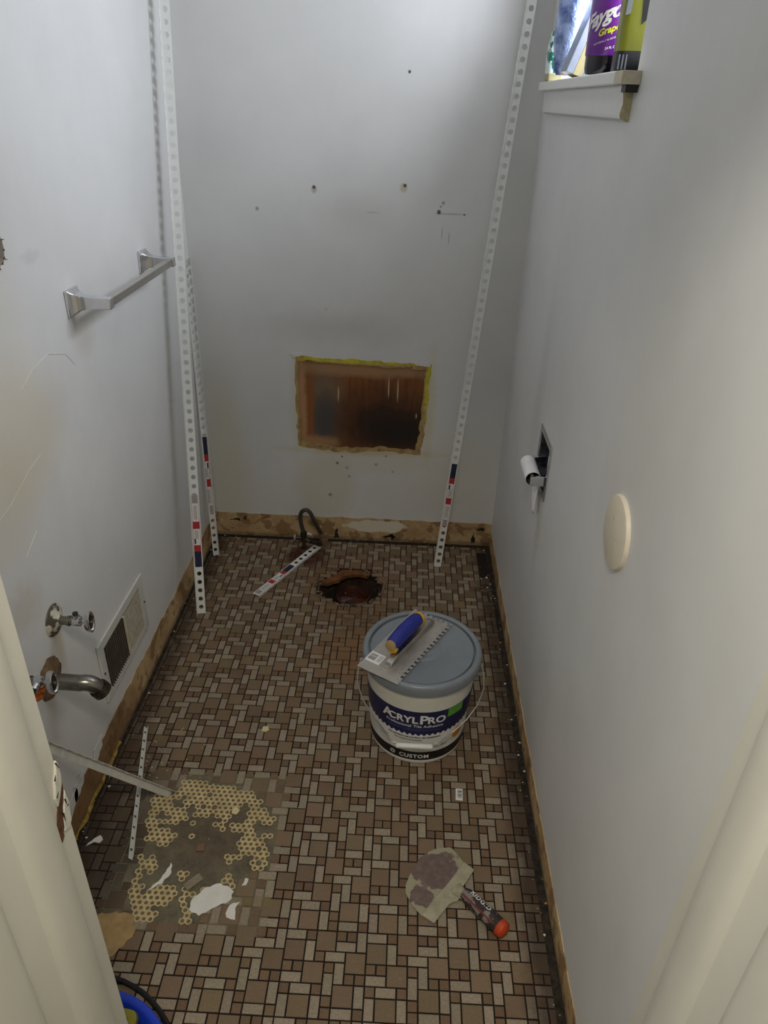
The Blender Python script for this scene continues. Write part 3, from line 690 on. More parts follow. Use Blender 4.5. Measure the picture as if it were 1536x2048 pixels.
# ------------------------------------------------------------------ shut off valves on the left wall
def wall_valve(label, y, z, up=True, rusty=False):
    o = thing('shutoff_valve', label, 'valve', (XL, y, z))
    B().lathe([(.040, 0), (.039, .003), (.028, .009), (.015, .014), (.013, .017)], 28, axis='X', cap=True).build('escutcheon', 'flaky', o, smooth=True)
    B().lathe([(.0105, .012), (.0105, .034), (.0125, .034), (.0125, .040), (.0105, .040), (.0105, .050)], 18, axis='X', cap=True).build('stub_pipe', 'rustchrome', o, smooth=True)
    bb = B(); bb.lathe([(.011, .046), (.0125, .048), (.0125, .064), (.009, .066), (.0045, .068), (.0045, .084)], 18, axis='X', cap=True)
    bb.tube([(.055, 0, 0), (.055, 0, .020)] if up else [(.055, 0, 0), (.055, -.024, -.002)], .0085, 14); bb.build('valve_body', 'chrome', o, smooth=True)
    bb = B(); bb.tube([(.055, 0, .018), (.055, 0, .024)] if up else [(.055, -.022, -.002), (.055, -.027, -.002)], .0065, 12); bb.build('outlet', 'black', o)
    hb = B(); N = 36
    for k in range(N): pass
    hb.lathe([(.0001, .080), (.012, .080), (.0175, .078), (.0205, .078), (.0222, .082), (.0222, .089), (.0205, .0905), (.0182, .0900), (.0165, .0865), (.0001, .0866)], 36, axis='X', sy=1.)
    # oval handle: stretch in the vertical direction
    hb.v = [(x, yy*.74, zz_*1.32) for x, yy, zz_ in hb.v]; hd_ = hb.build('oval_handle', 'chrome', o, smooth=True)
    fb_ = B().lathe([(.0150, .0872), (.0100, .0874), (.0001, .0890)], 30, axis='X'); fb_.v = [(x+.0004, yy*.74, zz_*1.32) for x, yy, zz_ in fb_.v]; fb_.build('handle_dish', 'darkmetal', hd_, smooth=True)
    B().lathe([(.0040, .088), (.0035, .0915), (.0001, .092)], 12, axis='X').build('handle_screw', 'chrome', hd_, smooth=True)
    if rusty:
        r = B(); rn = random.Random(3)
        for k in range(16):
            c_ = (.048+rn.uniform(-.014, .012), rn.uniform(-.012, .014), -.022+rn.uniform(-.014, .006)); q = rn.uniform(.005, .010)
            p = B().lathe([(.0001, -1), (.8, -.5), (1, .2), (.6, .9), (.0001, 1)], 6); r.add([(c_[0]+v[0]*q, c_[1]+v[1]*q, c_[2]+v[2]*q) for v in p.v], p.f)
        r.build('rust_lump', 'rust', o)
    return o
wall_valve('chrome shut-off valve with oval handle and flaking wall plate, beside the vent', 1.311, .598, True)
wall_valve('chrome shut-off valve crusted with orange rust, next to the door jamb', 1.112, .594, False, True)
# drain stub
t0 = thing('waste_pipe', 'worn chrome waste elbow pipe coming out of the left wall', 'pipe', (XL, 1.240, .482))
b = B(); N = 26; rn = random.Random(8)
prof = [(.052, 0), (.050, .004), (.034, .008), (.022, .010)]
b.lathe(prof, N, axis='X', cap=True); b.v = [(x, y_*(1+rn.uniform(-.08, .08)), z_*(1+rn.uniform(-.08, .08))) for x, y_, z_ in b.v]
b.build('plaster_ring', 'escutch', t0)
path = [(.004, 0, -.008), (.04, 0, -.009), (.070, .001, -.011)]
for k in range(1, 9):
    a = R(8.5*k); path.append((.070+.036*sin(a), .002+.010*k/8, -.011-.036*(1-cos(a))))
B().tube(path, .0192, 20).build('elbow', 'rustchrome', t0, smooth=True)
e = Vector(path[-1]); dr = (Vector(path[-1])-Vector(path[-2])).normalized()
b = B(); b.tube([e-dr*.002, e+dr*.003, e+dr*.004, e+dr*.008, e+dr*.009, e+dr*.018], [.0225, .0235, .0212, .0212, .0228, .0215], 22); b.build('threaded_end', 'darkmetal', t0, smooth=True)
b = B()
for k in range(4): b.tube([e+dr*(.004+.004*k), e+dr*(.0055+.004*k)], .0232, 22)
b.build('thread', 'rustchrome', t0, smooth=True)
# ------------------------------------------------------------------ air register
t0 = thing('air_register', 'white two bank air vent low on the left wall', 'vent', (XL, 1.645, .276))
Y0, Y1, Z0, Z1 = -.178, .176, -.098, .104
y0, y1, z0, z1 = -.142, .140, -.070, .072
B().prism([(Y0, Z0), (Y1, Z0), (Y1, Z1), (Y0, Z1)], 0, .006, lambda a, b, h: (h, a, b), holes=[[(y0, z0), (y1, z0), (y1, z1), (y0, z1)]]).build('frame', 'vinyl_dim', t0, bevel=.003)
dt = B(); dt.b2((.0008, y0, z0), (.0018, y1, z1)); dt.b2((.0018, 0, z0), (.0056, y1, z1)); dt.build('throat_shade', 'duct_shade', t0)  # dark sheets stand in for the shade behind and between the slats
nsl = 26; sm = {}
for k in range(nsl):
    yy = y0+(y1-y0)*(k+.5)/nsl; nearh = k < nsl/2
    key = nearh
    if key not in sm:
        me = B().box((0, 0, 0), (.0012 if nearh else .0006, .0082 if not nearh else .0090, z1-z0), Matrix.Rotation(R(62 if nearh else 2), 3, 'Z'))
        o = me.build('slat', 'duct_shade' if False else 'slat_cream', t0); sm[key] = o.data; o.location = (.0064 if not nearh else .0058, yy, (z0+z1)/2)
        if nearh:
            o.data.materials.clear(); o.data.materials.append(plain('dark near slat', srgb(104, 96, 84), .6, 0, .2))  # near bank slats coloured darker than the far bank
    else:
        o = bpy.data.objects.new('slat', sm[key]); C.objects.link(o); o.parent = t0; o.location = (.0064 if not nearh else .0058, yy, (z0+z1)/2)
B().b2((.003, -.004, z0), (.0105, .002, z1)).build('centre_bar', 'slat_cream', t0)
for yy in (Y0+.012, Y1-.012): B().lathe([(.004, .006), (.0036, .0075), (.0001, .008)], 12, (0, yy, .003), 'X', cap=False).build('screw', 'darkmetal', t0, smooth=True)
# ------------------------------------------------------------------ paper holder and tube on the right wall
t0 = thing('paper_holder', 'chrome recessed toilet paper holder set in the right wall', 'paper holder', (XR, 1.856, .804))
def mpR(a, b, h): return (-h, a, b)
fo = [(-.086, -.084), (.086, -.084), (.086, .082), (-.086, .082)]; fi = [(-.070, -.066), (.071, -.066), (.071, .065), (-.070, .065)]
B().prism(fo, 0, .0055, mpR, holes=[fi]).build('frame', 'chrome', t0, bevel=.002)
b = B(); b.b2((.040, -.071, -.066), (.043, .071, .066)); b.b2((.0, -.073, -.068), (.043, -.070, .067)); b.b2((0, .070, -.068), (.043, .073, .067)); b.b2((0, -.073, -.069), (.043, .073, -.066)); b.b2((0, -.073, .065), (.043, .073, .068))
b.build('recess_box', metal('dull chrome', (.35, .36, .4), .25), t0)
for yy, dy in ((-.066, 1), (.063, 1)):
    b = rect_loft(B(), [(.020, .0050, .017), (-.012, .0045, .015), (-.030, .0040, .0135), (-.046, .0040, .012)])
    b.v = [(x, y_+yy, z_-.028) for x, y_, z_ in b.v]; b.build('arm', 'chrome', t0, bevel=.0015)
B().tube([(-.035, -.06, -.028), (-.035, .06, -.028)], .0048, 12).build('spindle', 'vinyl_dim', t0, smooth=True)
t0 = thing('paper_tube', 'nearly empty white toilet roll tube with a torn strip hanging down', 'toilet roll', (XR-.035, 1.856, .776))
b = B(); b.lathe([(.0215, -.056), (.0215, .054), (.0205, .054), (.0205, -.056), (.0215, -.056)], 40, axis='Y'); b.build('roll', 'white_paper', t0, smooth=True)
B().lathe([(.0203, -.0555), (.0203, .0535), (.0198, .0535), (.0198, -.0555), (.0203, -.0555)], 32, axis='Y').build('core', 'card', t0, smooth=True)
b = B(); n = 10; vs = []
for i in range(n+1):
    f = i/n; z_ = -.002-.125*f; wl = -.055+.030*f; wr = .054-.066*f**1.5
    if wr < wl+.004: wr = wl+.004
    for k in range(5): vs.append((.0212-.004*sin(3*f)+.002*sin(k+2*f), wl+(wr-wl)*k/4, z_))
fs = [(i*5+k, i*5+k+1, i*5+k+6, i*5+k+5) for i in range(n) for k in range(4)]
o = B().add(vs, fs).build('hanging_strip', 'white_paper', t0, smooth=True); md = o.modifiers.new('s', 'SOLIDIFY'); md.thickness = .0004
# round cover plate
t0 = thing('cover_plate', 'round cream cover plate on the right wall', 'cover plate', (XR, 1.147, 1.002))
B().lathe([(.0705, 0), (.0705, -.004), (.0685, -.0075), (.064, -.009), (.0001, -.0092)], 64, axis='X').build('disc', 'cream', t0, smooth=True)
for zz, q in ((.022, .0025), (-.004, .0012)):
    B().lathe([(.001*0+q, 0), (q*.7, -.0006), (.0001, -.0008)], 10, (-.0092, .012 if q > .002 else -.02, zz), 'X').build('screw_dimple', plain('pinkish filler', srgb(186, 160, 140), .6), t0)
# ------------------------------------------------------------------ window with sill, apron, pane
wn_ = struct(B().prism([(wnd[0], wnd[2]-.0), (wnd[1], wnd[2]), (wnd[1], wnd[3]), (wnd[0], wnd[3])], .075, .098, lambda a, b, h: (XR+h, a, b),
     holes=[[(wnd[0]+.035, wnd[2]+.035), (wnd[1]-.035, wnd[2]+.035), (wnd[1]-.035, wnd[3]-.035), (wnd[0]+.035, wnd[3]-.035)]]).build('window_1', 'vinyl', bevel=.002))
B().b2((XR+.086, wnd[0]+.035, wnd[2]+.035), (XR+.088, wnd[1]-.035, wnd[3]-.035)).build('pane', 'pane', wn_)
SX = .370
B().b2((SX, 1.60, 1.7150), (XR+.07, 2.57, 1.7380)).build('sill', 'sill_paint', wn_, bevel=.003)
B().b2((SX+.0004, 1.5435, 1.7155), (XR-.0004, 1.598, 1.7375)).build('sill_end_bare', plain('bare primed sill end', srgb(204, 196, 172), .8, 0, .15, 60), wn_, bevel=.001)
B().b2((XR-.024, 1.5490, 1.7030), (XR-.002, 1.5800, 1.7148)).build('sill_gap_shade', 'black', wn_)  # black block stands in for the shade in the gap under the sill end
ap = []
for a, b in ((0, 1.7148), (.020, 1.7148), (.021, 1.708), (.018, 1.698), (.016, 1.685), (.019, 1.668), (.017, 1.660), (.004, 1.6545), (0, 1.6545)): ap.append((XR-a, b))
B().prism(ap, 1.583, 2.555, lambda a, b, h: (a, h, b)).build('apron', 'sill_paint', wn_, smooth=True)
B().prism(ragged(ap, .01, .0006, 3), 1.5800, 1.5828, lambda a, b, h: (a, h, b)).build('apron_end_bare', plain('dirty bare wood end', srgb(190, 178, 142), .9, 0, .3, 80), wn_)
B().b2((XR-.012, wnd[1], 1.7380), (XR, wnd[1]+.045, wnd[3]+.04)).build('casing', 'trim', wn_, bevel=.003)
# outside: pale neighbouring wall seen through the glass is left to the sky
# ------------------------------------------------------------------ bottles and packets on the sill
SZ = 1.7384
t0 = thing('soda_bottle', 'purple labelled grape soda bottle on the window sill', 'bottle', (.430, 1.965, SZ), (0, 0, R(-16)))
prof = [(.0001, .004), (.030, .002), (.044, .004), (.047, .015), (.0475, .05), (.0480, .085), (.0485, .12), (.0490, .16), (.0480, .19), (.041, .22), (.026, .255), (.0145, .275), (.0145, .295)]
B().lathe(prof, 40).build('bottle', 'cola', t0, smooth=True)
B().lathe([(.0478, .040), (.0492, .042), (.0496, .12), (.0498, .168), (.0486, .170)], 48).build('label', 'purple', t0, smooth=True)
B().lathe([(.0165, .29), (.0165, .312), (.0001, .313)], 24).build('cap', 'purple', t0, smooth=True)
def wrap(txt, size, r, a0, z0, name, mat, parent, bold=0, shear=0, tilt=0., spacing=1., sub=0):
    vs, fs = text_mesh(txt, size, bold, shear, spacing); out = []
    for v in vs:
        x_ = v.x; z_ = v.y+v.x*tilt; a = a0+x_/r; out.append((r*cos(a), r*sin(a), z0+z_))
    b = B(); b.add(out, fs); return b.build(name, mat, parent)
A0 = R(-90)
wrap('Faygo', .040, .0502, A0-.42, .100, 'lettering', 'label_white', t0, .0012, .3, .38, .92)
wrap('Grape', .018, .0502, A0-.02, .082, 'lettering', 'bright_yellow', t0, .0006, .1, .34)
wrap('NATURALLY & ARTIFICIALLY', .0052, .0502, A0+.02, .068, 'lettering', 'label_white', t0, 0, 0, .30)
wrap('24 FL OZ', .0065, .0502, A0+.18, .053, 'lettering', 'label_white', t0, .0002, 0, .2)
b = B(); st = [(.0503*cos(A0-.05+.25*(.35 if k % 2 else 1)*cos(k*pi/8)), .0503*sin(A0-.05+.25*(.35 if k % 2 else 1)*cos(k*pi/8)), .160+.013*(.35 if k % 2 else 1)*sin(k*pi/8)) for k in range(16)]
b.add(st, [tuple(range(16))]); b.build('burst_mark', 'bright_yellow', t0)
t0 = thing('oil_jug', 'olive yellow jug with a black base on the near end of the sill', 'jug', (.452, 1.790, SZ), (0, 0, R(-6)))
def rr_prof(hx, hy, r, n=5):
    pts = []
    for sx, sy, a0 in ((1, 1, 0), (-1, 1, 90), (-1, -1, 180), (1, -1, 270)):
        for k in range(n+1):
            a = R(a0+90*k/n); pts.append((sx*(hx-r)+r*cos(a), sy*(hy-r)+r*sin(a)))
    return pts
def loft(b, secs):
    n = len(secs[0][0]); vs = [(x, y, z) for pts, z in secs for x, y in pts]
    return b.add(vs, [(i*n+k, i*n+(k+1) % n, (i+1)*n+(k+1) % n, (i+1)*n+k) for i in range(len(secs)-1) for k in range(n)]+[tuple(range(n-1, -1, -1)), tuple(range((len(secs)-1)*n, len(secs)*n))])
loft(B(), [(rr_prof(.042, .036, .014), .0005), (rr_prof(.045, .039, .016), .006), (rr_prof(.045, .039, .016), .038), (rr_prof(.0435, .038, .016), .041)]).build('black_base', 'black', t0, smooth=True)
loft(B(), [(rr_prof(.0445, .0385, .016), .0405), (rr_prof(.0445, .0385, .016), .15), (rr_prof(.042, .037, .016), .19), (rr_prof(.030, .030, .014), .225), (rr_prof(.016, .016, .010), .245), (rr_prof(.016, .016, .010), .262)]).build('body', 'olive', t0, smooth=True)
b = B()
for k in range(3): b.b2((-.040+.007*k, -.0400, .008), (-.037+.007*k, -.0385, .034))
b.build('base_rib', 'greyband', t0)
B().prism([(-.006, .085), (.010, .10), (.016, .175), (-.002, .185), (-.010, .13)], -.0400, -.0375, lambda a, b_, h: (a, h, b_)).build('grip_slot', 'black', t0)
B().prism([(-.040, .100), (-.030, .103), (-.028, .15), (-.038, .155)], -.0395, -.0380, lambda a, b_, h: (a, h, b_)).build('side_label', 'greyband', t0)
B().lathe([(.018, .26), (.018, .28), (.0001, .281)], 20).build('cap', 'black', t0, smooth=True)
# blue wrapped roll, leaning
t0 = thing('wrapped_roll', 'shiny blue plastic wrapped roll behind the clear box on the sill', 'roll', (.396, 2.345, SZ+.001), (R(3), R(0), 0))
pr = [(.0001, .012), (.014, .012), (.023, .025), (.029, .055), (.032, .09), (.033, .13), (.032, .19), (.028, .215), (.0001, .225)]
b = B().lathe(pr, 28); b.v = [(x*(1+.05*sin(7*z_*40+3*x*60)), y_*(1+.05*cos(50*z_)), z_) for x, y_, z_ in b.v]; b.build('wrap', 'wrap', t0, smooth=True)
b = B(); b.tube([(-.002, -.026, .014), (.006, -.031, .034), (.010, -.036, .056)], [.004, .006, .005], 8); b.build('orange_tab', 'label_orange', t0, smooth=True)
B().lathe([(.004, .0), (.003, .001), (.0001, .0012)], 10, (-.0325, .0, .10), 'X').build('round_sticker', 'cream_chip', t0)
# slanted clear box with pale contents
t0 = thing('clear_box', 'slanting clear plastic box with pale yellow contents on the sill', 'box', (.396, 2.22, SZ+.0002))
SR = Matrix.Rotation(R(40), 3, 'X')
SR = Matrix.Rotation(R(19), 3, 'Y')
def slant(name, mat, x0, x1, z0, z1, dy=0, bev=.001):
    c_ = SR @ Vector(((x0+x1)/2, 0, (z0+z1)/2)); b = B(); b.box((c_.x, c_.y, c_.z+.007), (x1-x0, .09+dy, z1-z0), SR); return b.build(name, mat, t0, bevel=bev)
slant('shell', 'clear_box', -.020, -.001, .004, .255, 0, .002)
slant('blue_stripe', 'navy', -.0135, -.0105, .115, .2555, .001)
slant('contents', 'butter', -.001, .024, .004, .240)
slant('blue_edge', 'lightblue', .024, .029, .004, .235)
# green patterned packet
t0 = thing('printed_packet', 'green and white printed packet at the far end of the sill', 'packet', (.388, 2.440, SZ))
B().b2((-.018, -.032, 0), (.020, .030, .020)).build('flap', 'butter', t0, bevel=.003)
loft(B(), [(rr_prof(.020, .030, .008), .018), (rr_prof(.022, .030, .010), .05), (rr_prof(.020, .028, .010), .10), (rr_prof(.014, .022, .008), .12)]).build('wrapper', 'pkg', t0, smooth=True)
# ------------------------------------------------------------------ supply valve and hose at the back wall
t0 = thing('supply_valve', 'corroded toilet supply valve with looped grey hose at the back wall', 'valve', (-.392, 2.575, 0))
b = B(); b.lathe([(.030, 0), (.028, .006), (.018, .012), (.013, .014)], 20, cap=True); b.build('rust_foot', 'rustdark', t0, smooth=True)
b = B(); b.tube([(0, 0, .01), (0, 0, .05)], .0085, 14); b.tube([(0, 0, .048), (0, 0, .082)], .0125, 14); b.tube([(0, 0, .080), (-.001, 0, .094)], [.0145, .0125], 14)
b.tube([(0, 0, .062), (.028, -.01, .052)], .009, 12); b.build('body', 'darkmetal', t0, smooth=True)
b = B(); b.tube([(-.010, 0, .064), (-.030, -.002, .064)], .008, 12); b.build('stem', 'darkmetal', t0, smooth=True)
b = B(); b.lathe([(.0001, -.034), (.014, -.033), (.016, -.038), (.013, -.043), (.0001, -.042)], 24, (0, -.002, .064), 'X'); b.v = [(x, y_, .064+(z_-.064)*1.25) for x, y_, z_ in b.v]; b.build('handle', 'brushed', t0, smooth=True)
hp = [(-.001, 0, .094), (-.007, 0, .120), (-.012, .002, .150), (-.010, .002, .180), (.002, 0, .197), (.018, -.002, .200), (.032, -.003, .186), (.045, -.003, .155), (.058, .008, .115), (.070, .022, .078)]
sp = []
for i in range(len(hp)-1):
    p0_, p1_, p2_, p3_ = (Vector(hp[max(i-1, 0)]), Vector(hp[i]), Vector(hp[i+1]), Vector(hp[min(i+2, len(hp)-1)]))
    for k in range(5):
        f = k/5; sp.append(.5*((2*p1_)+(-p0_+p2_)*f+(2*p0_-5*p1_+4*p2_-p3_)*f*f+(-p0_+3*p1_-3*p2_+p3_)*f**3))
sp.append(Vector(hp[-1]))
B().tube(sp, [.0086 if i % 2 else .0081 for i in range(len(sp))], 12).build('braided_hose', 'braid', t0, smooth=True)
b = B(); b.tube([(.070, .024, .082), (.078, .030, .045), (.084, .032, .018)], [.0085, .011, .009], 12); b.tube([(.092, .030, .030), (.096, .034, .066)], .0055, 8); b.build('hose_nut', plain('tan crusted nut', srgb(128, 100, 70), .9, 0, .4), t0, smooth=True)
b = B(); b.tube([(.028, -.01, .052), (.05, .006, .040), (.066, .022, .020)], [.008, .012, .010], 10); b.build('side_fitting', 'darkmetal', t0, smooth=True)
b = B(); rn = random.Random(77)
for k in range(5):
    p = B().lathe([(.0001, -1), (.8, -.4), (1, .3), (.0001, 1)], 6); c_ = (.022+rn.uniform(-.01, .01), .008, .078+rn.uniform(-.006, .006)); b.add([(c_[0]+v[0]*.006, c_[1]+v[1]*.006, c_[2]+v[2]*.005) for v in p.v], p.f)
b.build('paint_blob', 'plaster_white', t0)
# ------------------------------------------------------------------ adhesive pail
BX, BY = .0865, 1.605
t0 = thing('adhesive_pail', 'white pail of tile adhesive with grey lid and blue label', 'bucket', (BX, BY, 0))
def rbz(z): return .1400+.0190*(z/.285)
pr = [(.0001, .004), (.126, .003), (.132, 0), (.1375, .002), (rbz(.008), .008)]+[(rbz(z), z) for z in (.05, .1, .15, .2, .245)]+[(.1572, .250), (.1585, .262), (.1598, .275), (.1605, .290), (.1605, .30)]
B().lathe(pr, 72).build('shell', 'pail', t0, smooth=True)
lp = [(.1590, .288), (.1655, .288), (.1700, .291), (.1712, .297), (.1710, .313), (.1700, .320), (.1665, .3250), (.1610, .3265), (.1565, .3255), (.1535, .3230), (.1525, .3100), (.1490, .3095), (.1478, .3180), (.1468, .3198), (.1450, .3192), (.060, .3190), (.058, .3182), (.052, .3182), (.050, .3190), (.040, .3190), (.038, .3183), (.034, .3183), (.032, .3190), (.0001, .3190)]
B().lathe(lp, 96).build('lid', 'lid', t0, smooth=True)
FA = R(-93.5)
def cyl_patch(poly, dr, name, mat, seg=1):
    """polygon in (arc length from the front, height) bent round the pail"""
    b = B(); pts = []
    for i, p in enumerate(poly):
        q = poly[(i+1) % len(poly)]; L = max(abs(q[0]-p[0]), .0001); n = max(1, int(L/.006))
        for k in range(n): pts.append((p[0]+(q[0]-p[0])*k/n, p[1]+(q[1]-p[1])*k/n))
    # strips: sort by columns via tessellation after refinement
    tri = tessellate_polygon([[Vector((a, c_, 0)) for a, c_ in pts]])
    me = bmesh.new(); vv = [me.verts.new((a, c_, 0)) for a, c_ in pts]
    for t3 in tri:
        try: me.faces.new([vv[i] for i in t3])
        except ValueError: pass
    xs = sorted(set(round(-.30+.012*k, 4) for k in range(51)))
    for xc in xs:
        g_ = me.verts[:]+me.edges[:]+me.faces[:]; bmesh.ops.bisect_plane(me, geom=g_, plane_co=(xc, 0, 0), plane_no=(1, 0, 0))
    vs = []; me.verts.index_update()
    for v in me.verts:
        r_ = rbz(v.co.y)+dr; a = FA+v.co.x/.149; vs.append((r_*cos(a), r_*sin(a), v.co.y))
    fs = [tuple(v.index for v in f.verts) for f in me.faces]; me.free()
    b.add(vs, fs); return b.build(name, mat, lab or t0)
lab = None
HW = .225
zig = [(-HW, .222), (HW, .222)]; x_ = HW; nz = 56; stp = 2*HW/nz
def zz_(x): return .124+.018*(abs(x)/HW)**2
for k in range(nz+1):
    xx = HW-stp*k; zig.append((xx, zz_(xx)+(0 if k % 2 else .009)))
lab = cyl_patch([(-HW, .012), (HW, .012), (HW, .2215), (-HW, .2215)], .0003, 'label_sheet', 'label_white')
cyl_patch(zig, .0007, 'blue_panel', 'label_blue')
cyl_patch([(-HW, .020), (HW, .020), (HW, .055), (-HW, .055)], .0007, 'black_band', 'black')
cyl_patch([(.088, .188), (.140, .190), (.140, .221), (.088, .221)], .0011, 'green_tag', 'label_green')
oc = [(.138+.0215*cos(2*pi*k/24), .098+.0215*sin(2*pi*k/24)) for k in range(24)]
cyl_patch(oc, .0011, 'orange_seal', 'label_orange')
def ptxt(txt, size, x0, z0, mat, bold=0, name='lettering', align='CENTER', spacing=1.):
    vs, fs = text_mesh(txt, size, bold, 0, spacing, align); out = []
    for v in vs:
        zz = z0+v.y; r_ = rbz(zz)+.0014; a = FA+(x0+v.x)/.149; out.append((r_*cos(a), r_*sin(a), zz))
    return B().add(out, fs).build(name, mat, lab)
X0 = -.010
ptxt('A', .047, X0-.0745, .1755, 'label_white', .0012); ptxt('CRYL', .0350, X0-.0290, .1765, 'label_white', .0012, spacing=1.04)
ptxt('P', .047, X0+.0300, .1755, 'label_white', .0014); ptxt('RO', .0365, X0+.0660, .1765, 'label_white', .0012, spacing=1.04)
ptxt('Professional Tile Adhesive', .0145, X0+.004, .160, 'label_white', .0002, spacing=1.06)
ptxt('Adhesivo profesional para losetas', .0115, X0+.004, .1470, plain('pale blue print', srgb(78, 84, 150), .5), 0)
ptxt('For standard wall and floor tile installations', .0088, X0+.006, .1150, 'black', .00025)
ptxt('Para instalaciones de losetas', .0070, X0-.012, .1045, 'black', .0001)
ptxt('ALTERNATIVE CONTENT', .0062, X0+.004, .078, 'black', .0001); ptxt('KEEP OUT OF REACH OF CHILDREN', .0070, X0+.004, .070, 'black', .0002)
ptxt('Keep away', .0075, X0-.088, .098, 'black', 0); ptxt('from heat', .0075, X0-.088, .089, 'black', 0)
ptxt('NET WT.', .0078, X0+.078, .083, 'black', .0001); ptxt('3.5 GAL (13.2 L)', .0082, X0+.082, .073, 'black', .0002)
ptxt('CUSTOM', .0205, X0+.009, .0295, 'label_white', .0007, spacing=1.14)
b = B()
for r1, r2, n_ in ((.0088, .0066, 6), (.0050, .0030, 6)):
    for k in range(n_):
        a1, a2 = 2*pi*(k+.08)/n_, 2*pi*(k+.92)/n_; pts = [(r1*cos(a1), r1*sin(a1)), (r1*cos((a1+a2)/2), r1*sin((a1+a2)/2)), (r1*cos(a2), r1*sin(a2)), (r2*cos(a2), r2*sin(a2)), (r2*cos((a1+a2)/2), r2*sin((a1+a2)/2)), (r2*cos(a1), r2*sin(a1))]
        vs = []
        for px, pz in pts:
            zz = .0372+pz; a = FA+(X0-.0580+px)/.149; vs.append(((rbz(zz)+.0014)*cos(a), (rbz(zz)+.0014)*sin(a), zz))
        b.add(vs, [(0,1,4,5), (1,2,3,4)])
b.build('ring_emblem', 'label_white', lab)
# bail
hd = thing  # wire bail is part of the pail
dv = Vector((0, -.165, -.152)).normalized(); ctr = Vector((0, 0, .272))
path2 = [(-.1660, 0), (-.1745, .003), (-.1800, .030), (-.1810, .070), (-.1640, .117), (-.1340, .158), (-.1000, .193), (-.0770, .214), (-.0700, .224), (-.0560, .229), (-.0480, .2300)]
pts3 = [ctr+Vector((s_x, 0, 0))+dv*tt for s_x, tt in path2]; pts3 += [ctr+Vector((-s_x, 0, 0))+dv*tt for s_x, tt in reversed(path2)]
for p in pts3:
    rxy = math.hypot(p.x, p.y); mn_ = rbz(max(p.z, 0))+.0065
    if p.z < .24 and rxy < mn_: p.x *= mn_/rxy; p.y *= mn_/rxy
    if p.z < .15: p.x -= .018*min(1, (.15-p.z)/.05)
B().tube(pts3, .0021, 8).build('wire_bail', 'chrome', t0, smooth=True)
gA, gB = pts3[len(path2)-1], pts3[len(path2)]
out_ = Vector((0, -.006, -.003))
B().tube([gA.lerp(gB, -.03)+out_, gA.lerp(gB, .0)+out_, gA.lerp(gB, 1.)+out_, gA.lerp(gB, 1.03)+out_], [.0066, .0080, .0080, .0066], 16).build('bail_grip', 'vinyl', t0, smooth=True)
for sx in (-1, 1): B().tube([(sx*.150, 0, .272), (sx*.1700, 0, .272)], .009, 14).build('bail_ear', 'pail', t0, smooth=True)
# ------------------------------------------------------------------ notched trowel on the lid
A_, B_ = Vector((-.0936, 1.5074)), Vector((.0667, 1.7736)); D_ = Vector((.0192, 1.4411))
ex = (B_-A_).normalized(); ey = (D_-A_).normalized(); LX, LY = (B_-A_).length, (D_-A_).length
mw = Matrix(((ex.x, -ey.x, 0, A_.x), (ex.y, -ey.y, 0, A_.y), (0, 0, 1, .3272), (0, 0, 0, 1)))
t0 = thing('notched_trowel', 'square notched steel trowel with blue grip lying on the pail lid', 'trowel', mw=mw)
# local: x along the long side, -y across to the toothed side
poly = [(0, 0), (LX, 0)]; q = .0088
k = 0; yv = -.010
while yv > -LY+.012: poly += [(LX, yv), (LX-q, yv), (LX-q, yv-q), (LX, yv-q)]; yv -= 2*q
poly.append((LX, -LY)); xv = LX-.010
while xv > .020: poly += [(xv, -LY), (xv, -LY+q), (xv-q, -LY+q), (xv-q, -LY)]; xv -= 2*q
poly.append((0, -LY))
B().prism(poly, -.0004, .0009).build('blade', 'steel', t0)
mid = -LY*.50
rib = B(); rib.prism([(.045, .0009), (LX-.022, .0009), (LX-.024, .010), (LX-.045, .019), (.075, .020), (.050, .012)], mid-.017, mid+.005, lambda a, b_, h: (a, h, b_)); rib.build('rib', 'brushed', t0, bevel=.003)
fl_ = B(); fl_.b2((.036, mid-.015, .0009), (LX-.022, mid+.015, .0035)); fl_.build('rib_flange', 'brushed', t0, bevel=.001)
for xx in (.092, LX-.070): B().tube([(xx, mid, .014), (xx, mid+.004, .05)], .007, 12).build('tang', 'brushed', t0, smooth=True)
hx0, hx1, hz, hy = .078, LX-.088, .050, mid+.005
hp_ = [(hx0, hy, hz-.003), (hx0+.006, hy, hz-.002), (hx0+.02, hy, hz), (hx0+.06, hy, hz+.004), (hx0+.11, hy, hz+.002), (hx1-.018, hy, hz), (hx1-.005, hy, hz-.002), (hx1, hy, hz-.003)]
B().tube(hp_, [.0155, .0190, .0200, .0215, .0215, .0210, .0195, .016], 24).build('grip', 'handle_blue', t0, smooth=True)
B().tube([(hx1-.006, hy, hz-.004), (hx1+.004, hy, hz-.005), (hx1+.007, hy, hz-.006)], [.0212, .0215, .015], 24).build('collar', 'handle_yellow', t0, smooth=True)
B().tube([(hx0+.008, hy, hz-.013), (hx0+.001, hy, hz-.015), (hx0-.004, hy, hz-.015)], [.0180, .0175, .012], 24).build('collar', 'handle_yellow', t0, smooth=True)
B().tube([(hx0+.002, hy, hz-.001), (hx0-.0085, hy, hz-.001), (hx0-.0105, hy, hz-.001)], [.0155, .0150, .010], 20).build('butt_plug', 'tan_paper', t0, smooth=True)
t1 = B().b2((.034, mid+.018, .0010), (.076, mid+.064, .0012)).build('sticker', 'label_white', t0)
b = B(); barcode(b, .044, .068, mid+.038, mid+.060, .00135, 10, 5, lambda x, y, z: (x, y, z)); tag(b.build('bar_code', 'black', t1), kind='stuff')
b = B()
for k in range(3): b.b2((.044, mid+.022+.004*k, .0013), (.070, mid+.0235+.004*k, .0014))
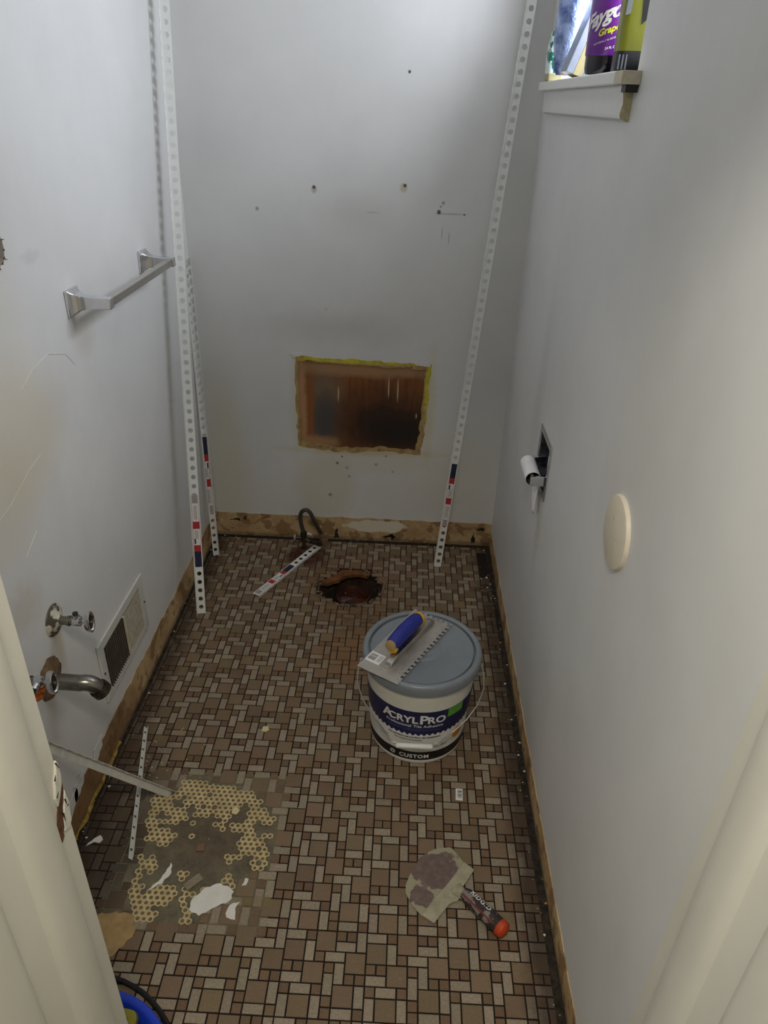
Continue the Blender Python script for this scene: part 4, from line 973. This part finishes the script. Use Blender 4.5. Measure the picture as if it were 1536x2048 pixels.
tag(b.build('small_print', 'greyink', t1), kind='stuff')
b = B(); rn = random.Random(12)
for k in range(34):
    x_ = rn.uniform(.012, .08) if rn.random() < .6 else rn.uniform(.06, LX-.02); y_ = -LY+.004+abs(rn.gauss(.008, .012)); crumb_s = rn.uniform(.0008, .0022)
    a = rn.uniform(0, 6); b.add([(x_+crumb_s*cos(a+j*2.1), y_+crumb_s*sin(a+j*2.1), .0009) for j in range(3)]+[(x_, y_, .0009+crumb_s*.5)], [(0,1,3), (1,2,3), (2,0,3)])
tag(b.build('dried_adhesive', 'concrete', t0), kind='stuff')
# ------------------------------------------------------------------ putty knife
t0 = thing('putty_knife', 'wide putty knife with stained blade and orange capped handle on the tiles', 'putty knife', (.199, 1.073, 0))
def L2(P_): return [(x-.199, y-1.073) for x, y in P_]
bl_ = [(.1215, 1.1850), (.1400, 1.1935), (.1735, 1.1990), (.1830, 1.1910), (.2060, 1.1590), (.2310, 1.1365), (.1279, .9980), (.0980, 1.0140), (.0750, 1.0400), (.0600, 1.0680), (.0600, 1.0880), (.0680, 1.1120), (.0850, 1.1460), (.0960, 1.1650)]
B().prism(L2(bl_), .0015, .0030).build('blade', 'blade', t0)
fe = [(.2080, 1.1580), (.2318, 1.1380), (.2130, 1.1080), (.2060, 1.0990), (.2000, 1.0900), (.1880, 1.0560), (.1660, 1.0450), (.1276, .9960), (.0985, 1.0150), (.1320, 1.0600), (.1620, 1.0950)]
B().prism(L2(fe), .0012, .0062).build('bolster', 'putty', t0, bevel=.0015)
ax = Vector((.2905-.199, .9760-1.073, 0)); a0_ = Vector((.1960-.199, 1.0710-1.073, 0)); d_ = (ax-a0_).normalized(); Lh = (ax-a0_).length
B().tube([a0_-d_*.016+Vector((0, 0, .006)), a0_+Vector((0, 0, .009)), a0_+d_*.012+Vector((0, 0, .012))], [.017, .013, .0115], 14).build('neck', 'putty', t0, smooth=True)
hs_ = [a0_+d_*(Lh*f)+Vector((0, 0, .0200)) for f in (.04, .12, .3, .5, .7, .86)]
B().tube(hs_, [.0125, .0165, .0182, .0188, .0192, .0196], 20).build('grip', 'grip', t0, smooth=True)
B().tube([a0_+d_*(Lh*f)+Vector((0, 0, .0200)) for f in (.845, .88, .97, 1.0, 1.02)], [.0185, .0202, .0198, .0160, .008], 20).build('end_cap', 'orange', t0, smooth=True)
sd_ = Vector((d_.y, -d_.x, 0))
B().tube([a0_+d_*(Lh*f)+sd_*.0125+Vector((0, 0, .0335)) for f in (.08, .3, .6, .8)], .0022, 8).build('red_rib', 'grip_red', t0, smooth=True)
vs, fs = text_mesh('RIDGID', .0170, .0004, 0, 1.08)
ctr_ = a0_+d_*(Lh*.40)
out = []
for v in vs:
    lat = v.y-.0005+.001; ang_ = lat/.0190; out.append(ctr_+d_*v.x-sd_*(.0193*sin(ang_))+Vector((0, 0, .0200+.0193*cos(ang_))))
B().add(out, fs).build('lettering', 'label_white', t0)
# ------------------------------------------------------------------ small things on the floor
t0 = thing('loose_tile', 'loose cream oblong tile lying askew on the bare patch', 'tile', (-.4600, 1.0660, 0), (0, 0, R(47)))
vs, fs = tile_vf(.0445, .0205, 0, 0, .0052); B().add([(x, y_, max(z_, -.0002)) for x, y_, z_ in vs], fs).build('tile', 'tile_rect', t0)
o = B().add(*tile_vf(.020, .020, 0, 0, .0036)).build('loose_small_tile', 'tile_small'); o.location = (-.4665, 1.160, 0); o.rotation_euler = (0, 0, .1)
tag(o, 'small red brown tile left standing in the bare patch', 'tile')
o = B().prism(ragged([(-.0085, -.0195), (.0110, -.0195), (.0110, .0195), (-.0085, .0195)], .01, .0005, 3), .0008, .0014)
o = o.build('barcode_sticker', 'label_white'); o.location = (.2045, 1.366, 0); o.rotation_euler = (0, 0, R(-3)); tag(o, 'small barcode sticker lying on the tiles in front of the pail', 'sticker')
b = B(); barcode(b, -.011, .015, -.003, .009, .0016, 9, 2, lambda x, y, z: (y, x, z)); tag(b.build('bar_code', 'black', o), kind='stuff')
def flake(name, label, cat, poly, z0, z1, mat, sd, amp=.003, step=.008, holes=()):
    cx = sum(p[0] for p in poly)/len(poly); cy = sum(p[1] for p in poly)/len(poly)
    pg = ragged([(x-cx, y_-cy) for x, y_ in poly], step, amp, sd)
    o = B().prism(pg, z0, z1, holes=[[(x-cx, y_-cy) for x, y_ in h] for h in holes]).build(name, mat); o.location = (cx, cy, 0); return tag(o, label, cat)
flake('plaster_spill', 'large white plaster spill at the lower right of the bare patch', 'plaster', [(-.452, .998), (-.425, .984), (-.398, 1.004), (-.362, 1.024), (-.356, 1.048), (-.375, 1.062), (-.402, 1.066), (-.432, 1.050), (-.448, 1.030)], .0009, .0022, 'plaster_white', 1)
flake('plaster_smear', 'narrow white plaster smear on the left of the bare patch', 'plaster', [(-.565, 1.040), (-.552, 1.046), (-.534, 1.058), (-.524, 1.078), (-.524, 1.098), (-.530, 1.115), (-.534, 1.098), (-.540, 1.080), (-.545, 1.064)], .0009, .0018, 'plaster_white', 2, .004)
flake('plaster_smear', 'white plaster drip just right of the large plaster spill', 'plaster', [(-.360, .985), (-.338, .980), (-.344, 1.008), (-.336, 1.024), (-.352, 1.020), (-.362, 1.004)], .0008, .0016, 'plaster_white', 3, .003)
flake('backing_scrap', 'torn tan sheet of backing lying beside the left door jamb', 'paper scrap', [(-.640, .905), (-.600, .880), (-.575, .905), (-.562, .935), (-.560, .952), (-.572, .955), (-.575, .975), (-.620, .985), (-.660, .975)], .0006, .0018, 'tan_paper', 4, .004)
fk = [('near the top left of the pail', (-.365, 1.667, .011, 'cream_chip')), ('on the upper part of the bare patch', (-.402, 1.270, .008, 'cream_chip'))]
flake('cream_flake', 'round cream flake on the tiles above the bare patch', 'flake', [(-.385, 1.560), (-.371, 1.556), (-.362, 1.566), (-.369, 1.580), (-.383, 1.577)], .0006, .0030, 'cream_chip', 5, .001)
flake('cream_flake', 'cream flake lying on the upper part of the bare patch', 'flake', [(-.410, 1.265), (-.396, 1.262), (-.390, 1.276), (-.402, 1.286), (-.410, 1.278)], .0012, .0040, 'cream_chip', 6, .001)
flake('paint_flake', 'white paint flake on the dark tiles by the left door jamb', 'flake', [(-.758, 1.148), (-.742, 1.160), (-.727, 1.158), (-.722, 1.168), (-.733, 1.180), (-.745, 1.170)], .0006, .0025, 'plaster_white', 7, .002)
flake('paint_flake', 'small white flake at the right edge of the bare patch', 'flake', [(-.340, 1.064), (-.330, 1.066), (-.327, 1.082), (-.336, 1.084)], .001, .0035, 'plaster_white', 8, .002)
# ------------------------------------------------------------------ blue tub with packet, black cable
t0 = thing('blue_tub', 'round blue plastic tub at the bottom left beside the door jamb', 'tub', (-.5665, .6044, 0))
B().lathe([(.0001, .004), (.150, .004), (.158, .010), (.172, .046), (.178, .050), (.187, .050), (.190, .046), (.187, .042), (.180, .042), (.166, .006), (.154, 0), (.0001, 0)], 72).build('shell', 'tub', t0, smooth=True)
t0 = thing('tool_packet', 'yellow and black printed packet lying inside the blue tub', 'packet', (-.530, .700, .0275), (R(19), 0, R(-6)))
loft(B(), [(rr_prof(.046, .060, .016), 0), (rr_prof(.048, .062, .018), .003), (rr_prof(.048, .062, .018), .020), (rr_prof(.045, .059, .016), .023)]).build('case', 'yellow_case', t0, smooth=True)
B().prism(rr_prof(.038, .027, .008), .0232, .0240).build('black_label', 'black', t0, loc=(-.006, .022, 0))
b = B(); 
for k in range(7): b.b2((-.024+.006*k, .008, .0241), (-.0225+.006*k, .036, .0245))
tag(b.build('bar_code', 'label_white', t0), kind='stuff')
vs, fs = text_mesh('15', .02, .0004); b = B(); b.add([(v.x, v.y-.022, .0236) for v in vs], fs)
cb = []
for k in range(60):
    a = 2*pi*k/59; r_ = .254
    cb.append((-.6217+r_*cos(a), .5875+r_*sin(a), .006))
o = B().tube([(x+.6217, y_-.5875, z_) for x, y_, z_ in cb], .0055, 8).build('black_cable', 'black_rubber', smooth=True); o.location = (-.6217, .5875, 0)
tag(o, 'black cable looped on the floor round the blue tub', 'cable')
